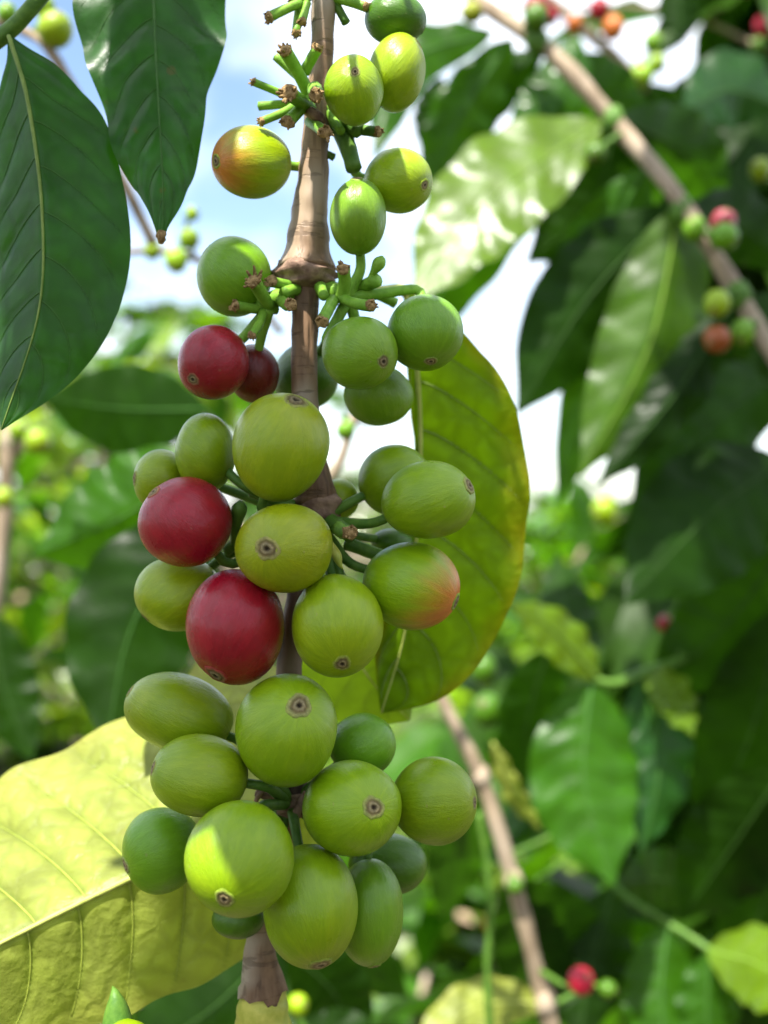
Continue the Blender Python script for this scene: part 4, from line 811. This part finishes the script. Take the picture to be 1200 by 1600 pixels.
for x, y, t, sz, yw, wd in [(470, 790, .15, .50, .1, 1.1), (430, 1130, .17, .54, 3.0, 1.2), (430, 1370, .19, .50, .1, 1.25), (540, 1470, .19, .40, 1.2, 1.1), (610, 690, .15, .36, 2.9, 1.0), (370, 640, .14, .30, .2, 1.0), (640, 860, .16, .42, .5, 1.1), (650, 1240, .18, .40, 2.6, 1.1), (300, 800, .15, .30, 2.6, 1.1),
                            (240, 60, .12, .42, 1.4, 1.1), (70, 300, .12, .46, 1.5, 1.2), (150, 480, .13, .36, .3, 1.0), (230, 260, .12, .34, 1.5, 1.0), (400, 1450, .19, .40, 2.8, 1.2)]:
    shade_leaf(up, P(x, y, .165), t, sz, yw, 'leafdk', wd)
over = tag(empty('coffee_branch', P(1300, -900, .25)), 'unseen leafy branch added above the frame to shade the right side', 'branch', GRP)
us = px3([(1900, -1300, .22), (1300, -900, .25), (900, -500, .33), (905, -180, .40)])
tv, tf = tube(spline(us, 30), np.linspace(.004, .0018, 30), 10); mk('stem', tv, tf, M['bgbark'], over); STEM[over.name] = spline(us, 60)
LIT = [(780, 300, 190), (930, 610, 120), (830, 530, 90), (1000, 860, 50), (940, 980, 50), (1150, 1010, 40), (1010, 1240, 50), (1090, 560, 40), (810, 950, 80), (1170, 1530, 130), (720, 1590, 70), (1030, 1100, 60), (700, 1090, 60), (640, 1160, 70), (1120, 470, 50), (905, 1500, 50), (820, 1200, 50), (880, 110, 70), (900, 850, 70)]  # spots left in the sun, kept clear of the added shade leaves
rg = random.Random(77); cnt = 0
for k in range(400):
    x, y = rg.uniform(700, 1330), rg.uniform(20, 1650); sz = rg.uniform(.36, .62)
    if any(math.hypot(x - a, (y - b)) < q + 240 * sz for a, b, q in LIT): continue
    shade_leaf(over, P(x, y, .36), rg.uniform(.26, .42), sz, rg.uniform(0, 6.28)); cnt += 1
    if cnt > 28: break

# ------------------------------------------------------------------ blurred cherries on those branches
BG = [  # x y size d base label
    (12, 22, 34, .30, 'green', 'dark green blurred cherry cut by the left edge at the top left corner', 0), (70, 12, 36, .30, 'mid', 'blurred green cherry at the very top, left of the bluish hanging leaf', 0), (86, 46, 56, .298, 'lime', 'blurred bright yellow-green cherry below the two in the top left corner', 0),
    (300, 334, 24, .36, 'lime', 'small blurred green cherry, topmost right of the dry leaf tip', 0), (296, 373, 34, .355, 'mid', 'blurred green cherry in the middle of the group right of the dry leaf tip', 0), (275, 407, 38, .352, 'lime', 'bright blurred green cherry, lowest of the group by the dry leaf tip', 0), (238, 391, 28, .36, 'mid', 'small blurred green cherry hidden under the dry leaf tip', 0),
    (838, 12, 46, .495, 'red', 'blurred red cherry at the top edge, left one of the red pair', 1), (858, 26, 30, .50, 'crimson', 'small dark crimson cherry just right of the red one at the top edge', 1), (936, 14, 34, .49, 'red', 'bright red blurred cherry, highest one near the thin top twig', 1), (957, 44, 36, .49, 'orange', 'orange blurred cherry just below the bright red one at the top', 0), (898, 38, 28, .50, 'orange', 'faint orange cherry on the thin branch at the top', 0), (738, 20, 34, .39, 'olive', 'yellow blurred cherry where the diagonal branch leaves the top edge', 0),
    (1194, 42, 34, .52, 'crimson', 'crimson cherry cut by the right edge near the top', 1), (1186, 72, 26, .52, 'dark', 'dark green cherry under the crimson one at the right edge', 0),
    (1003, 118, 36, .48, 'lime', 'bright green blurred cherry right of the thin top branch', 0), (1026, 100, 28, .49, 'mid', 'smaller green cherry touching the bright green one at upper right', 0), (1020, 66, 30, .50, 'green', 'dull green cherry above the bright green pair at upper right', 0),
    (838, 28, 40, .375, 'dark', 'dark green cherry on the first node of the diagonal branch', 0), (930, 240, 34, .36, 'dark', 'dark green cherry left of the second node of the diagonal branch', 0),
    (1130, 346, 40, .345, 'pink', 'pinkish cherry right of the diagonal branch', 1), (1132, 370, 44, .342, 'green', 'green cherry just under the pinkish one', 0), (1085, 358, 36, .35, 'green', 'green cherry touching the diagonal branch at its third node', 0),
    (1120, 474, 44, .335, 'lime', 'bright lime cherry hanging from the lower end of the diagonal branch', 0), (1120, 530, 46, .335, 'brown', 'rusty brown cherry below the bright lime one', 0), (1160, 520, 40, .34, 'green', 'dull green cherry right of the rusty brown one', 0), (1188, 265, 34, .40, 'mid', 'green cherry at the right edge below the bluish leaf', 0),
    (945, 798, 42, .55, 'lime', 'pale lime cherry in the gap under the large hanging leaf', 0), (884, 714, 26, .60, 'olive', 'small yellow cherry at the foot of the large hanging leaf', 0), (1038, 974, 26, .40, 'red', 'small red speck of a cherry before the dark leaves at right', 1),
    (908, 1532, 42, .335, 'crimson', 'blurred crimson cherry alone near the bottom edge', 1), (770, 1444, 34, .42, 'brown', 'rusty cherry behind the thin green stalk', 0), (762, 1110, 50, .42, 'dark', 'large dull green cherry right of the yellowing leaf tip', 0), (755, 1045, 46, .43, 'dark', 'dark green cherry above the dull one near the yellowing leaf tip', 0),
    (805, 1384, 28, .355, 'dark', 'green cherry on the second node of the pale branch', 0), (770, 1360, 26, .40, 'lime', 'little lime cherry left of the second node of the pale branch', 0),
    (60, 690, 40, .42, 'lime', 'lime blurred cherry by the node of the grey branch at left', 0), (30, 672, 34, .43, 'mid', 'green cherry against the node of the grey branch', 0), (6, 778, 32, .42, 'lime', 'yellow-green cherry cut by the left edge on the grey branch', 0),
    (540, 672, 32, .30, 'green', 'blurred green cherry right of the large yellow-green one', 0), (950, 1545, 30, .36, 'dark', 'dark green cherry right of the crimson one near the bottom edge', 0), (466, 1570, 34, .30, 'lime', 'pale green cherry right of the shoot tip at the bottom', 0), (200, 1650, 100, .160, 'mid', 'lime cherry top peeking in at the bottom edge under the leaf bud', 0),
]
ATT = {0: [(40, 50, .30), (20, 45, .30)]}
STEMPTS = []
for nm in [o for o in bpy.data.objects if o.name.split('.')[0] in ('stem', 'internode', 'shoot_tip')]:
    me = nm.data; co = np.empty(len(me.vertices) * 3); me.vertices.foreach_get('co', co); STEMPTS.append(co.reshape(-1, 3)[::5] + WORLD[nm.name])
STEMPTS = np.vstack(STEMPTS)
for i, (x, y, sz, d, b, lb, rd) in enumerate(BG):
    rg = random.Random(i + 900); p = P(x, y, d); near = STEMPTS[np.linalg.norm(STEMPTS - p, axis=1).argmin()]
    near = P(200, 1720, .166) if y > 1600 else near; v = p - near; ang = math.atan2(v[2], v[0]) + rg.uniform(-.5, .5)
    cherry(lb, x, y, sz * rg.uniform(.95, 1.05), sz * rg.uniform(.98, 1.15), (x + sz * .38 * math.cos(ang), y - sz * .38 * math.sin(ang)), d, b, None, 0, near, 'blurred cherries on the branches behind', (20, 16), seed=500 + i, red=bool(rd), stalkmat='stalkdk', stalk_r=.0008)
